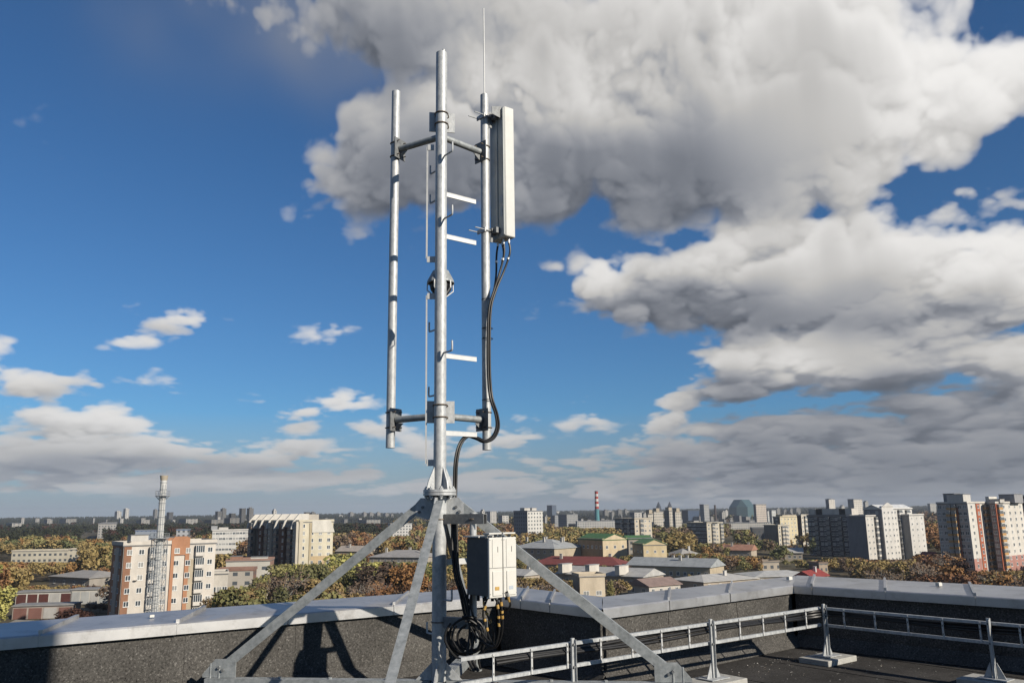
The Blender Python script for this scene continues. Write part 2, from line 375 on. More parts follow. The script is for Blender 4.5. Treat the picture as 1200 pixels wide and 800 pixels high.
# lift house behind the photographer: its shadow lies on the far left of the parapet
lh = thing('lift_house', 'plastered lift house standing behind the camera on the roof', 'building', (5.9, -.1, E + FL))
cn = V(5.62, -.40, 0)
MB().prism([cn, cn - U * 3, cn - U * 3 + Wd * 3.4, cn + Wd * 3.4], FL, 5.55).build('wall', plaster((.5, .45, .38)), lh, lift=E, smooth=False)
MB().prism([cn + U * .12 - Wd * .12, cn - U * 3.12 - Wd * .12, cn - U * 3.12 + Wd * 3.52, cn + U * .12 + Wd * 3.52], 5.552, 5.67).build('roof', M['coping'], lh, lift=E, smooth=False)

# debris on the felt near the corner
g = MB()
for i in range(700):
    t = random.random(); 
    p = V(3.35, 10.2, 0) + V(random.gauss(-.5, .55), random.gauss(-.35, .45), 0) if i < 330 else V(random.uniform(.5, 6), random.uniform(7.4, 10.4), 0)
    if (p - P2).dot(V(math.sin(TH), -math.cos(TH), 0)) < .13 or (p - P3).dot(V(-.735, -.678, 0)) < .12: continue
    s = random.uniform(.002, .008) * (1.5 if random.random() < .06 else 1)
    a_ = random.uniform(0, 6.3); b = len(g.v)
    for k in range(4):
        g.v.append((p.x + math.cos(a_ + k * 1.6) * s * random.uniform(.7, 1.4), p.y + math.sin(a_ + k * 1.6) * s * random.uniform(.7, 1.4), FL + .001))
    g.v.append((p.x, p.y, FL + s * random.uniform(.5, 1)))
    for k in range(4): g.f.append([b + k, b + (k + 1) % 4, b + 4]); g.m.append(random.choice((0, 0, 1)))
tag(g.build('gravel', [M['concrete'], noise_mat('brown_grit', [(.3, (.10, .075, .05)), (.7, (.2, .16, .11))], 20)], lift=E, smooth=False), kind='stuff')

# ------------------------------------------------------------------ mast
PX, PY = -.655, 7.4
mast = thing('antenna_mast', 'tall galvanised steel antenna mast on a four strut base', 'mast', (PX, PY, E + FL))
ctr = V(PX, PY, 0)
def mp(name, mb, m='galv', parent=mast, **kw): return mb.build(name, M[m], parent, lift=E, **kw)
mp('upper_pole', MB().cyl(ctr + UP * .20, ctr + UP * 4.43, .055, n=32).cyl(ctr + UP * .20, ctr + UP * .615, .0572, n=32).cyl(ctr + UP * 4.43, ctr + UP * 4.45, .05, .03, 24).cyl(ctr + V(.015, 0, 4.44), ctr + V(.02, 0, 4.47), .014))
mp('lower_pole', MB().cyl(ctr + UP * FL, ctr + UP * .15, .0625, n=32).cyl(ctr + UP * -1.02, ctr + UP * -1.015, .0637, n=32))
fl = MB()
for z0, z1 in ((.150, .172), (.176, .200)): fl.cyl(ctr + UP * z0, ctr + UP * z1, .145, n=36)
for k in range(8):
    t = k * math.pi / 4 + .2; b = ctr + V(math.cos(t) * .118, math.sin(t) * .118, 0)
    fl.cyl(b + UP * .118, b + UP * .228, .010, n=8).cyl(b + UP * .200, b + UP * .216, .018, n=6).cyl(b + UP * .135, b + UP * .150, .018, n=6)
mp('flange', fl, 'galv')
E1 = V(.993, -.118, 0); E2 = V(.118, .993, 0)     # the two base beams
for k in range(4):
    t = TH + k * math.pi / 2; d = V(math.cos(t), math.sin(t), 0); s = V(-d.y, d.x, 0)
    mp('gusset', MB().plate([ctr + d * .056 + UP * .2, ctr + d * .138 + UP * .2, ctr + d * .120 + UP * .27, ctr + d * .058 + UP * .40], s, .010), 'galv', smooth=False)
RS = 1.97; ZF = -1.38
for d in (-E1, E1, -E2, E2):
    s = V(-d.y, d.x, 0)
    if s.y > 0 or abs(s.y) < .2 and s.x > 0: s = -s           # face the roof side
    top = ctr + d * .155 + UP * .075; foot = ctr + d * (RS - .02) + UP * (ZF + .06)
    ax_ = (foot - top).normalized(); nup = s.cross(ax_); nup = nup if nup.z > 0 else -nup
    m = MB(); L = (foot - top).length
    mid = (top + foot) / 2
    m.obox(mid + nup * .0 , (ax_, nup, s), (L / 2, .040, .004))
    m.obox(mid + nup * .0365 - s * .0365, (ax_, s, nup), (L / 2 - .004, .0322, .004))
    mp('strut', m, 'galv_dull', smooth=False)
    # head plate bolted under the flange, foot plate on the base beam
    hp = mp('strut_head_plate', MB().plate([ctr + d * .055 + UP * .13, ctr + d * .17 + UP * .13, ctr + d * .215 + UP * .08, ctr + d * .215 + UP * -.02, ctr + d * .10 + UP * -.06, ctr + d * .055 + UP * -.02] , s, .012), 'galv', smooth=False)
    for o in ((.15, .05), (.18, .01)): mp('bolt', MB().cyl(ctr + d * o[0] + UP * o[1] + s * .0062, ctr + d * o[0] + UP * o[1] + s * .022, .013, n=6), 'galv_dark', parent=hp)
    fb = ctr + d * RS
    fp = mp('strut_foot_plate', MB().plate([fb - d * .17 + UP * (ZF + .003), fb + d * .13 + UP * (ZF + .003), fb + d * .13 + UP * (ZF + .03), fb + d * .02 + UP * (ZF + .155), fb - d * .17 + UP * (ZF + .155)], s, .012), 'galv_dull', smooth=False)
    for o in ((-.02, .085), (-.055, .065)): mp('bolt', MB().cyl(fb + d * o[0] + UP * (ZF + o[1]) + s * .0062, fb + d * o[0] + UP * (ZF + o[1]) + s * .024, .012, n=6), 'galv_dark', parent=fp)
def channel(mb, p, q, w, h, t=.008):
    p, q = Vector(p), Vector(q); d = (q - p).normalized(); s = V(-d.y, d.x, 0); L = (q - p).length / 2; c = (p + q) / 2
    mb.obox(c, (d, s, UP), (L, w / 2, t / 2)); 
    for k in (-1, 1): mb.obox(c + s * k * (w / 2 - t / 2) - UP * (h / 2), (d, s, UP), (L - .001, t / 2, h / 2 - t / 2))
    return mb
for d, ex, dz in ((E1, 2.06, 0), (E2, 2.02, -.001)):
    for sgn in (-1, 1):
        bm_ = channel(MB(), ctr + d * sgn * .068 + UP * (ZF - .004 + dz), ctr + d * sgn * ex + UP * (ZF - .004 + dz), .10, .10)
        for q in (.45, .95, 1.4):
            b = ctr + d * sgn * q + UP * ZF; bm_.cyl(b, b + UP * .014, .016, n=6)
        mp('base_beam', bm_, 'galv_dull', smooth=False)
        f = ctr + d * sgn * 1.95
        mp('threaded_foot', MB().cyl(f + UP * FL, f + UP * (ZF + .10), .011, n=10).cyl(f + UP * FL, f + UP * (FL + .012), .06, n=16).cyl(f + d * sgn * .08 + UP * FL, f + d * sgn * .08 + UP * (ZF + .12), .010, n=10), 'galv_dull')
for k in range(4):          # web plates where the beams meet the pole
    d = (E1, E2, -E1, -E2)[k]; s = V(-d.y, d.x, 0)
    mp('gusset', MB().plate([ctr + d * .062 + UP * (ZF + .002), ctr + d * .20 + UP * (ZF + .002), ctr + d * .064 + UP * (ZF + .14)], s, .010), 'galv', smooth=False)

# outrigger frame: two levels, apex behind the pole, one pipe on each side
LP = V(-1.2, 8.09, 0); RP = V(-.262, 8.2, 0); AP = V(-.69, 7.78, 0)
lp = mp('side_pipe', MB().cyl(LP + UP * .625, LP + UP * 4.40, .0445, n=28))
rp = mp('side_pipe', MB().cyl(RP + UP * .601, RP + UP * 4.404, .0445, n=28).cyl(RP + UP * 2.02, RP + UP * 2.026, .0462, n=24))
for z in (3.73, .895):
    # plate clamped to the back of the pole by two U bolts
    pl = MB(); c = ctr + V(0, .075, 0) + UP * z; sx = V(.985, .17, 0)
    pl.obox(c, (sx, V(-.17, .985, 0), UP), (.125, .006, .10))
    p_ = mp('clamp_plate', pl, 'galv', smooth=False)
    for dz in (-.055, .055):
        pts = [ctr + V(-.062, .13, z + dz)] + [ctr + V(math.cos(t) * .062, math.sin(t) * .062, z + dz) for t in [math.pi + i * math.pi / 10 for i in range(11)]] + [ctr + V(.062, .13, z + dz)]
        mp('clamp_bolt', MB().tube(pts, .006, 8, sub=2), 'steel_rust', parent=p_)
    mp('stub_arm', MB().cyl(ctr + V(0, .082, z), AP + UP * z, .034, n=18).cyl(AP + UP * (z - .06), AP + UP * (z + .06), .045, n=18), 'galv_dull')
    for Q, sd in ((LP, -1), (RP, 1)):
        d = (Q - AP).normalized(); s = V(-d.y, d.x, 0)
        endp = Q - d * .075
        mp('frame_arm', MB().cyl(AP + UP * z + d * .02, endp + UP * z, .033, n=20), 'galv_dull')
        cp = MB().obox(Q - d * .062 + UP * z, (s, UP, d), (.085, .11, .005))
        cp.plate([Q - d * .068 + UP * (z - .035), Q - d * .068 + UP * (z - .11), Q - d * .16 + UP * (z - .04)], s, .008)
        pp = mp('pipe_clamp', cp, 'galv_dark', smooth=False)
        for dz in (-.075, .075):
            pts = [Q - d * .10 + s * .05 + UP * (z + dz)] + [Q + (s * math.cos(t) + d * math.sin(t)) * .050 + UP * (z + dz) for t in [i * math.pi / 8 for i in range(9)]] + [Q - d * .10 - s * .05 + UP * (z + dz)]
            mp('clamp_bolt', MB().tube(pts, .0055, 8, sub=2), 'steel_rust', parent=pp)
# climbing pegs with turned-up ends
for sgn, zs in ((1, (3.33, 2.70, 1.42, -.725)), (-1, (3.23, 2.93, 1.66, 1.05, -1.02))):
    for z in zs:
        d = Wd * sgn; b = ctr + d * .05 + UP * z; e_ = ctr + d * .195 + UP * z
        mp('climbing_peg', MB().tube([b, ctr + d * .17 + UP * z, e_ + UP * .012, e_ + UP * .09], .0085, 8, sub=4), 'galv')
# flat cable brackets to the right
for z in (2.97, 2.55, 1.405, .70):
    b = ctr + U * .05 + UP * z; e_ = ctr + U * .40 + UP * z
    mp('cable_bracket', MB().bar(b, e_, .012, .04, side=Wd).bar(b + UP * .0215 - Wd * .012, e_ + UP * .0215 - Wd * .012, .04, .004, side=Wd), 'strip', smooth=False)
# vertical earthing strip with stand-off brackets on the left of the pole
def strip_px(x0, y0, x1, y1): return at(x0, y0, 7.42), at(x1, y1, 7.42)
st = MB()
a1, b1 = strip_px(501, 172, 500, 303); a2, b2 = strip_px(500, 346, 499, 543)
st.bar(a1, b1, .016, .004, side=(1, 0, 0)).bar(a2, b2, .014, .004, side=(1, 0, 0))
sp = mp('earthing_strip', st, 'strip', smooth=False)
for y, w in ((304, .075), (347, .07), (542, .075), (173, .06)):
    p = at(505, y, 7.42); mp('stand_off', MB().obox(p, ((1, 0, 0), (0, 1, 0), (0, 0, 1)), (w / 2, .006, .028)), 'strip', parent=sp, smooth=False)
# shrouded lamp fixture clamped behind the pole
lm = ctr + V(-.006, .085, 2.115)
fx = mp('lamp_fixture', MB().lathe(lm, [(.05, .118), (.075, .112), (.128, .012), (.132, -.008), (.118, -.012), (.06, .085)], 10).cyl(lm + UP * .06, ctr + V(0, .05, 2.175), .02, n=10), 'galv_dull', smooth=False)
mp('lamp_body', MB().lathe(lm, [(.085, -.014), (.105, -.03), (.098, -.07), (.06, -.125), (.03, -.135)], 14), 'black_plastic', parent=fx)
for k in range(5):
    t = k * 2 * math.pi / 5 + .55; d = V(math.cos(t), math.sin(t), 0)
    mp('guard_strip', MB().tube([lm + d * .127, lm + d * .130 + UP * -.07, lm + d * .045 + UP * -.14], .006, 6, sub=1), 'strip', parent=fx)
# lightning rod on the right pipe
lr = MB().tube([RP + V(0, -.0, 4.38), RP + V(-.003, 0, 5.45)], .0075, 10, sub=1).cyl(RP + UP * 4.38, RP + UP * 4.425, .02, n=12)
mp('lightning_rod', lr, 'strip')
# bracket arms that carry the radio boxes
PP = V(-.353, 7.228, 0); AD = (PP - ctr).normalized()
for z in (-.055, -.91):
    m = channel(MB(), ctr + AD * .064 + UP * (z + .04), ctr + AD * .47 + UP * (z + .04), .06, .085)
    am = mp('bracket_arm', m, 'galv_dark', smooth=False)
    for c, r in ((ctr, .066), (PP, .036)):
        pts = [c + (U * math.cos(t) + Wd * math.sin(t)) * r + UP * (z + .0) for t in [i * math.pi / 8 - math.pi for i in range(17)]]
        mp('clamp_bolt', MB().tube(pts, .0055, 8, sub=1), 'steel_rust', parent=am)
mp('bracket_pipe', MB().cyl(PP + UP * -1.06, PP + UP * .0, .029, n=20))
mp('bracket_arm', MB().bar(ctr + U * .06 + UP * -.42, ctr + U * .30 + UP * -.42, .012, .05, side=Wd), 'strip', smooth=False)

# ------------------------------------------------------------------ panel antenna on the right pipe
c0 = at(592, 200, 8.10); c0 = V(c0.x, c0.y, 0)           # near vertical edge
an = thing('panel_antenna', 'tall pale panel antenna hung on the right side pipe', 'antenna', (c0.x, c0.y, E + 2.76))
n_back = -U; a_w = -Wd * 1.0                              # back plate runs away along -Wd
def slab(c, du, dw, z0, z1): return [c, c + U * du, c + U * du - Wd * dw, c - Wd * dw]
z0, z1 = 2.78, 4.23
mb = MB().prism(slab(c0, .125, .265, z0, z1), z0, z1)
body = mb.build('radome', M['ant_shell'], an, lift=E, bevel=.012)
bk = MB().prism([c0 - U * .006 - Wd * .008, c0 - U * .0005 - Wd * .008, c0 - U * .0005 - Wd * .257, c0 - U * .006 - Wd * .257], z0 + .01, z1 - .01)
bk.prism([c0 - U * .018 - Wd * .118, c0 - U * .0062 - Wd * .118, c0 - U * .0062 - Wd * .138, c0 - U * .018 - Wd * .138], z0 + .02, z1 - .02)
bk.prism([c0 - U * .014 - Wd * .012, c0 - U * .0062 - Wd * .012, c0 - U * .0062 - Wd * .03, c0 - U * .014 - Wd * .03], z0 + .02, z1 - .02)
bp_ = bk.build('back_plate', M['ant_back'], an, lift=E, smooth=False)
stk = MB()
for w, z, hw, hz in ((.19, 3.52, .02, .025), (.18, 3.18, .022, .05), (.17, 3.0, .028, .05), (.07, 3.2, .028, .04), (.065, 3.06, .018, .05), (.20, 3.66, .015, .02)):
    stk.obox(c0 - U * .0075 - Wd * w + UP * z, (U, Wd, UP), (.0008, hw, hz))
stk.build('sticker', M['sticker'], bp_, lift=E, smooth=False)
for z, tilt in ((4.14, .10), (2.86, .02)):
    q = c0 - Wd * .135 - U * .006
    rp0 = RP + UP * z
    br = MB().obox(q - U * .03 + UP * z, (U, Wd, UP), (.024, .05, .03))
    br.bar(q - U * .05 + UP * (z + .01), V(RP.x, RP.y, 0) + U * .045 + UP * z, .05, .03)
    br.bar(q - U * .06 + UP * (z + .03) - Wd * .03, q - U * .06 + UP * (z - .12) - Wd * .03, .03, .012, side=U)
    o = br.build('mounting_bracket', M['galv_dark'], an, lift=E, smooth=False)
    cl = MB()
    for k in (-1, 1):
        cl.bar(RP + UP * z - Wd * .07 + U * .05 * k, RP + UP * z + Wd * .07 + U * .05 * k, .012, .045, side=U)
        cl.cyl(RP + UP * z - U * .17 + Wd * .058 * k, RP + UP * z + U * .10 + Wd * .058 * k, .006, n=8)
    cl.build('pipe_clamp', M['galv'], o, lift=E, smooth=False)
tp = c0 - Wd * .05
MB().plate([tp + UP * 4.10 - U * .01, tp + UP * 4.24 - U * .01, tp + UP * 4.20 - U * .13, tp + UP * 4.12 - U * .13], Wd, .006).plate([tp - Wd * .16 + UP * 4.10 - U * .01, tp - Wd * .16 + UP * 4.24 - U * .01, tp - Wd * .16 + UP * 4.20 - U * .13, tp - Wd * .16 + UP * 4.12 - U * .13], Wd, .006).build('tilt_bracket', M['galv_dark'], an, lift=E, smooth=False)
cnn = []
for k, (w, u) in enumerate(((.21, .05), (.155, .07), (.10, .045), (.05, .075))):
    p = c0 - Wd * w + U * u; cnn.append(p)
    MB().cyl(p + UP * (z0 - .05), p + UP * z0, .013, n=12).build('cable_socket', M['silver'], an, lift=E)

# ------------------------------------------------------------------ two radio boxes
Q0 = PP + Wd * .08 - U * .12
for k, lab in enumerate(('white fronted radio box with dark grey side, left of the pair by the mast pole', 'right of the two white fronted radio boxes, with pale blue sticker')):
    o0 = Q0 + U * (k * .1405); wk = .134
    rb = thing('radio_unit', lab, 'radio box', (o0.x, o0.y, E - .66), 'radio boxes on the mast bracket')
    z0, z1 = -.66, -.205
    MB().prism([o0, o0 + U * wk, o0 + U * wk + Wd * .292, o0 + Wd * .292], z0, z1).build('heat_sink', M['rru_side'], rb, lift=E, bevel=.004)
    f0 = o0 + Wd * .293
    fr = MB().prism([f0, f0 + U * wk, f0 + U * wk + Wd * .026, f0 + Wd * .026], z0 - .012, z1 + .004).build('front_cover', M['rru_white'], rb, lift=E, bevel=.006)
    s0 = f0 + Wd * .0265
    MB().prism([s0 + U * .030, s0 + U * (wk - .012), s0 + U * (wk - .012) + Wd * .007, s0 + U * .030 + Wd * .007], z0 + .005, z0 + .195).build('hatch', M['rru_white'], fr, lift=E, bevel=.003)
    MB().obox(s0 + U * .07 + UP * (z0 + .062) + Wd * .0078, (U, Wd, UP), (.022, .0006, .014)).build('sticker', M['tag'] if k == 0 else M['sticker'], fr, lift=E, smooth=False)
    for sx_, sz_ in ((.008, .02), (.126, .02), (.008, .44), (.126, .44)): MB().cyl(s0 + U * sx_ + UP * (z0 + sz_) - Wd * .001, s0 + U * sx_ + UP * (z0 + sz_) + Wd * .002, .0035, n=8).build('screw', M['galv_dark'], fr, lift=E)
    MB().obox(s0 + U * .065 + UP * (z1 - .235), (U, Wd, UP), (wk / 2 - .003, .0012, .0018)).obox(s0 + U * .03 + UP * (z1 - .12), (U, Wd, UP), (.0012, .0012, .11)).obox(s0 + U * .085 + UP * (z1 - .09), (U, Wd, UP), (.0022, .0016, .022)).build('groove', M['rru_side'], fr, lift=E, smooth=False)
    MB().obox(o0 + U * wk / 2 + Wd * .27 + UP * (z1 + .035), (U, Wd, UP), (wk / 2 - .004, .045, .006)).obox(o0 + U * .02 + Wd * .25 + UP * (z1 + .016), (U, Wd, UP), (.004, .02, .015)).obox(o0 + U * (wk - .02) + Wd * .25 + UP * (z1 + .016), (U, Wd, UP), (.004, .02, .015)).build('carry_handle', M['rru_white'], rb, lift=E, smooth=False, bevel=.002)
    if k == 0:
        MB().prism([o0 - U * .02 - Wd * .03, o0 + U * .24 - Wd * .03, o0 + U * .24 + Wd * .20, o0 - U * .02 + Wd * .20], z1 + .003, z1 + .015).build('sun_shield', M['rru_white'], rb, lift=E, smooth=False)
    MB().obox(o0 + U * wk / 2 - Wd * .025 + UP * (z0 + .28), (U, Wd, UP), (.035, .024, .07)).build('mounting_bracket', M['galv_dark'], rb, lift=E, smooth=False)
    for j in range(3):
        p = o0 + U * (.03 + .035 * j) + Wd * (.12 + .05 * j); MB().cyl(p + UP * (z0 - .045), p + UP * z0, .013, n=12).build('cable_socket', M['black_plastic'], rb, lift=E)

# ------------------------------------------------------------------ cables
def cable(name, label, pts, r, group=None, cat='cable', tags=(), n=8, sub=8):
    o0 = pts[0]; t = thing(name, label, cat, (o0.x, o0.y, o0.z + E), group)
    MB().tube(pts, r, n, sub=sub).build('cable_jacket', M['cable'], t, lift=E)
    for (i, f, ln, m) in tags:
        a, b = Vector(pts[i]), Vector(pts[i + 1]); c = a.lerp(b, f); d = (b - a).normalized()
        MB().cyl(c - d * ln / 2, c + d * ln / 2, r * 1.45, n=10).build('marker_tape', M[m], t, lift=E)
    return t
drop_lab = ['antenna feeder cable from the leftmost socket under the panel', 'antenna feeder cable from the second socket under the panel',
            'antenna feeder cable from the third socket under the panel', 'antenna feeder cable from the rightmost socket under the panel']
offs = [(-.012, .010), (.010, .012), (-.008, -.013), (.014, -.010)]
for k in range(4):
    s = cnn[k]; a, b = offs[k]
    pts = [s + UP * 2.74, s + UP * 2.62 + V(random.uniform(-.02, .02), 0, 0), s + UP * 2.42 + V(-.02 - .012 * k, -.01, 0)]
    for px, py, y in ((580, 340, 8.14), (574, 362, 8.10), (572.5, 400, 8.09), (573, 440, 8.09), (575.5, 466, 8.08), (581.5, 485, 8.02), (583, 500, 7.95), (578, 512, 7.86), (568, 517, 7.78), (558, 513, 7.70), (547, 511, 7.62), (538.5, 522, 7.55), (534, 543, 7.51), (533, 575, 7.49)):
        q = at(px, py, y); pts.append(q + V(a * .95, b * 1.5, b * .6 if py > 480 and py < 520 else 0))
    for px, py, y in ((531.5, 612, 7.40), (531.5, 640, 7.36), (534, 668, 7.32), (541, 696, 7.27), (547, 722, 7.24)):
        pts.append(at(px, py, y) + V(a * 1.1, b * 1.5, 0))
    # each cable ends in its own loop of the coil
    cx, cz, rr = (-.40, -.425, -.375, -.41)[k], (-1.0, -1.03, -1.015, -.99)[k], (.145, .125, .105, .155)[k]
    for i in range((15, 12, 16, 11)[k]):
        t = math.radians(70 - i * 26); pts.append(V(cx + rr * math.cos(t) * 1.05 - .02 * (i > 12), 7.17 + .012 * k + .003 * i, cz + rr * .95 * math.sin(t)))
    cable('feeder_cable', drop_lab[k], pts, .0105, 'black feeders from the panel antenna down the mast', tags=[(1, .3, .02, 'silver')], sub=6)
for k, (px, py, y) in enumerate(((575, 350, 8.16), (574.5, 384, 8.155), (575, 396, 8.155), (575, 468, 8.15))):
    p = at(571, py, 8.15)
    z = p.z
    pts = [V(RP.x, RP.y, z) + V(math.cos(t) * .055 + .012, math.sin(t) * .055 - .012, 0) for t in [i * math.pi / 7 for i in range(15)]]
    tag(MB().tube(pts, .004, 6, sub=1).build('cable_tie', M['cable'], lift=E), ['cable tie on the right pipe just under the antenna drop', 'upper of two close cable ties on the right pipe', 'lower of two close cable ties on the right pipe', 'lowest cable tie on the right pipe above the clamp'][k], 'cable tie', 'black ties round the right pipe')
# jumpers from the radio boxes
js = [((575, 697, 6.72), (566, 718, 6.74), (573, 745, 6.76), (579, 757, 6.8), (566, 752, 6.86), (552, 735, 6.93), (548, 706, 6.97), (549, 692, 6.98)),
      ((581, 698, 6.70), (584, 716, 6.70), (585, 738, 6.72), (580, 756, 6.76), (570, 755, 6.82), (559, 738, 6.90), (553, 716, 6.96), (552, 694, 6.97)),
      ((566, 697, 6.80), (568, 712, 6.78), (577, 735, 6.76), (578, 752, 6.80), (570, 748, 6.86), (558, 728, 6.92), (551, 708, 6.95), (553, 693, 6.97)),
      ((594, 697, 6.72), (598, 708, 6.74), (592, 714, 6.78), (583, 705, 6.82), (578, 697, 6.84)),
      ((586, 697, 6.74), (588, 712, 6.74), (589, 727, 6.76), (588, 742, 6.79), (582, 757, 6.84), (570, 760, 6.90), (561, 771, 6.95), (563, 783, 6.98))]
jl = ['jumper cable looping widest below the left radio box', 'jumper cable with yellow tape from the middle of the radio boxes', 'innermost jumper loop below the left radio box', 'short jumper cable bridging the sockets of the right radio box', 'jumper cable from the radio boxes falling straight towards the tray']
for k, path in enumerate(js):
    pts = [at(p[0], p[1], p[2] + .21) for p in path]; pts[0] = pts[0] + UP * .03
    tg = [(0, .75, .032, 'tag'), (1, .3, .02, 'tag'), (1, .7, .026, 'tag')] if k != 3 else [(0, .6, .04, 'tag')]
    cable('jumper_cable', jl[k], pts, .0085, 'jumper cables under the radio boxes', tags=tg + [(0, .25, .03, 'silver')])
# thick cables rising from the tray beside the pole, and the hung coil
for k, lab in enumerate(('left of two thick power cables climbing beside the lower pole', 'right of two thick power cables climbing beside the lower pole')):
    pts = [at(px + 4.5 * k, py, y) for px, py, y in ((530, 592, 7.46), (531, 640, 7.42), (533, 672, 7.38), (541, 697, 7.33), (549, 712, 7.28), (551, 740, 7.2), (548, 768, 7.15), (556, 786, 7.1))]
    cable('power_cable', lab, pts, .014, 'thick cables beside the lower pole')
for k, lab in enumerate(('wider hung loop of slack cable beside the lower pole', 'smaller hung loop of slack cable beside the lower pole')):
    cx, cz, r = -.415 + .02 * k, -1.01 + .01 * k, .165 - .04 * k; pts = []
    for i in range(17):
        t = math.radians(100 - i * 20); pts.append(V(cx + r * math.cos(t) * (1.0 + .05 * math.sin(i)), 7.13 - .02 * k + .004 * i, cz + r * 1.02 * math.sin(t) + .006 * math.sin(2.1 * i)))
    cable('slack_cable', lab, pts, .010, 'slack cable hung on the bracket')

# ------------------------------------------------------------------ cable tray on posts
ZU, ZL = -1.09, -1.268
T0, T1 = V(-.42, 6.62, 0), V(3.385, 9.60, 0); T2 = T1 + V(.62, -.785, 0) * 6.5
def tray(name, label, a, b, spacing, first, gap):
    d = (b - a).normalized(); s = V(-d.y, d.x, 0); L = (b - a).length
    t = thing(name, label, 'cable tray', (a.x, a.y, E + ZL), 'ladder trays round the roof edge')
    for z in (ZU, ZL):
        m = MB(); c = (a + b) / 2 + UP * z
        m.obox(c, (d, s, UP), (L / 2, .004, .0135)).obox(c + s * .0165 + UP * .012, (d, s, UP), (L / 2 - .001, .0125, .002)).obox(c + s * .0165 - UP * .012, (d, s, UP), (L / 2 - .001, .0125, .002))
        m.build('rail', M['galv'], t, lift=E, smooth=False)
    x = first
    while x < L - .05:
        p = a + d * x - s * .009
        r_ = MB().obox(p + UP * ((ZU + ZL) / 2), (d, s, UP), (.0085, .004, (ZU - ZL) / 2 + .008))
        for q in (.03, .075, -.05): r_.obox(p - s * .0045 + UP * ((ZU + ZL) / 2 + q), (d, s, UP), (.003, .0012, .008), 1)
        r_.build('rung', [M['strip'], M['black_plastic']], t, lift=E, smooth=False)
        x += spacing
    return t, d, s
tr, dC, sC = tray('cable_tray', 'sunlit ladder cable tray running from the mast to the roof corner', T0, T1, .385, .30, 0)
tr2, dD, sD = tray('cable_tray', 'ladder cable tray along the dark right parapet', T1 + V(.02, -.03, 0), T2, .35, .25, 0)
for k in range(3):
    pts = [T0 + dC * x + sC * (.02 + .012 * k) + UP * (-1.17 + .02 * k + .012 * math.sin(x * 2.3 + k)) for x in np.linspace(.35, 4.7, 16)] + [T1 + dD * x + sD * .03 + UP * (-1.165 + .02 * k + .01 * math.sin(x * 3 + k)) for x in np.linspace(.12, 6, 18)]
    cable('tray_cable', ['lowest black cable lying along both trays', 'middle black cable lying along both trays', 'top black cable lying along both trays'][k], pts, .0145, 'black cables in the trays', sub=4)
def post(p, d, s, label, yaw=0, big=True):
    t = thing('tray_post', label, 'post', (p.x, p.y, E + FL), 'steel posts carrying the trays')
    pz = FL + .075
    MB().obox(p + UP * ((pz + ZU + .05) / 2), (d, s, UP), (.0155, .010, (ZU + .05 - pz) / 2)).obox(p + d * .0135 - s * .0215 + UP * ((pz + ZU + .04) / 2), (d, s, UP), (.002, .011, (ZU + .04 - pz) / 2)).build('upright', M['galv'], t, lift=E, smooth=False)
    MB().plate([p + d * .024 + UP * pz, p + d * .10 + UP * pz, p + d * .03 + UP * (pz + .14)], s, .006).plate([p - d * .024 + UP * pz, p - d * .10 + UP * pz, p - d * .03 + UP * (pz + .14)], s, .006).obox(p + UP * (pz - .003), (d, s, UP), (.13, .09, .004)).build('gusset', M['galv'], t, lift=E, smooth=False)
    q = .18
    pad = MB()
    pad.prism([p + d * a + s * b for a, b in ((-.28, -q), (.28, -q), (.28, q), (-.28, q))], FL + .002, FL + .062)
    pad.build('concrete_pad', M['concrete'], t, lift=E, smooth=False, bevel=.008)
    for z in (ZU, ZL): MB().cyl(p - s * .013 + UP * z, p - s * .024 + UP * z, .011, n=6).build('bolt', M['galv_dark'], t, lift=E)
    return t
def tpos(px, t0=T0, d=None, off=-.03):
    k = kx(px); a = t0; d = d or dC; s = (k * a.y - a.x) / (d.x - k * d.y); return a + d * s
post(tpos(664) - sC * .03, dC, sC, 'tray post nearest the right strut foot, in front of the dark return wall')
post(tpos(822) - sC * .03, dC, sC, 'tray post in front of the sunlit parapet, midway to the corner')
post(T1 - sC * .03 - V(.0, .03, 0), dC, sC, 'tray post at the corner on its whole pale concrete pad')
post(tpos(1143, T1, dD) - sD * .03, dD, sD, 'tray post in front of the dark right parapet')
post(T1 + dD * 3.4 - sD * .03, dD, sD, 'tray post beyond the right edge of the frame')
ends = MB()
cb = thing('ballast_block', 'pale concrete ballast block beside the base of the mast pole', 'block', (-.23, 6.95, E + FL))
for i, (p, hx) in enumerate(((V(-.18, 7.25, 0), .24),)):
    MB().obox(p + UP * (FL + .102), (U, Wd, UP), (hx, .14, .10)).build('concrete_body', M['concrete'], cb, lift=E, bevel=.012)
    MB().tube([p + U * .05 + UP * (FL + .20), p + U * .05 + UP * (FL + .26), p - U * .05 + UP * (FL + .26), p - U * .05 + UP * (FL + .20)], .007, 8, sub=3).build('lifting_loop', M['steel_rust'], cb, lift=E)

# small things screwed to the coping
for k, (p, lab) in enumerate(((V(-3.35, 7.95, 0), 'tiny pale clip on the left coping near the shadow edge'), (V(3.55, 11.1, 0), 'small white junction box on the coping at the roof corner'), (V(4.92, 9.98, 0), 'small white junction box on the wide right coping'))):
    s = .02 if k == 0 else .036
    MBx = MB().obox(p + UP * (CT + .03 + s * .5), (U, Wd, UP), (s, s * .6, s * .5)).obox(p + UP * (CT + .03 + s * 1.05), (U, Wd, UP), (s * .8, s * .45, s * .05))
    tag(MBx.build('junction_box' if k else 'clip', M['rru_white'], lift=E, smooth=False), lab, 'junction box' if k else 'clip')
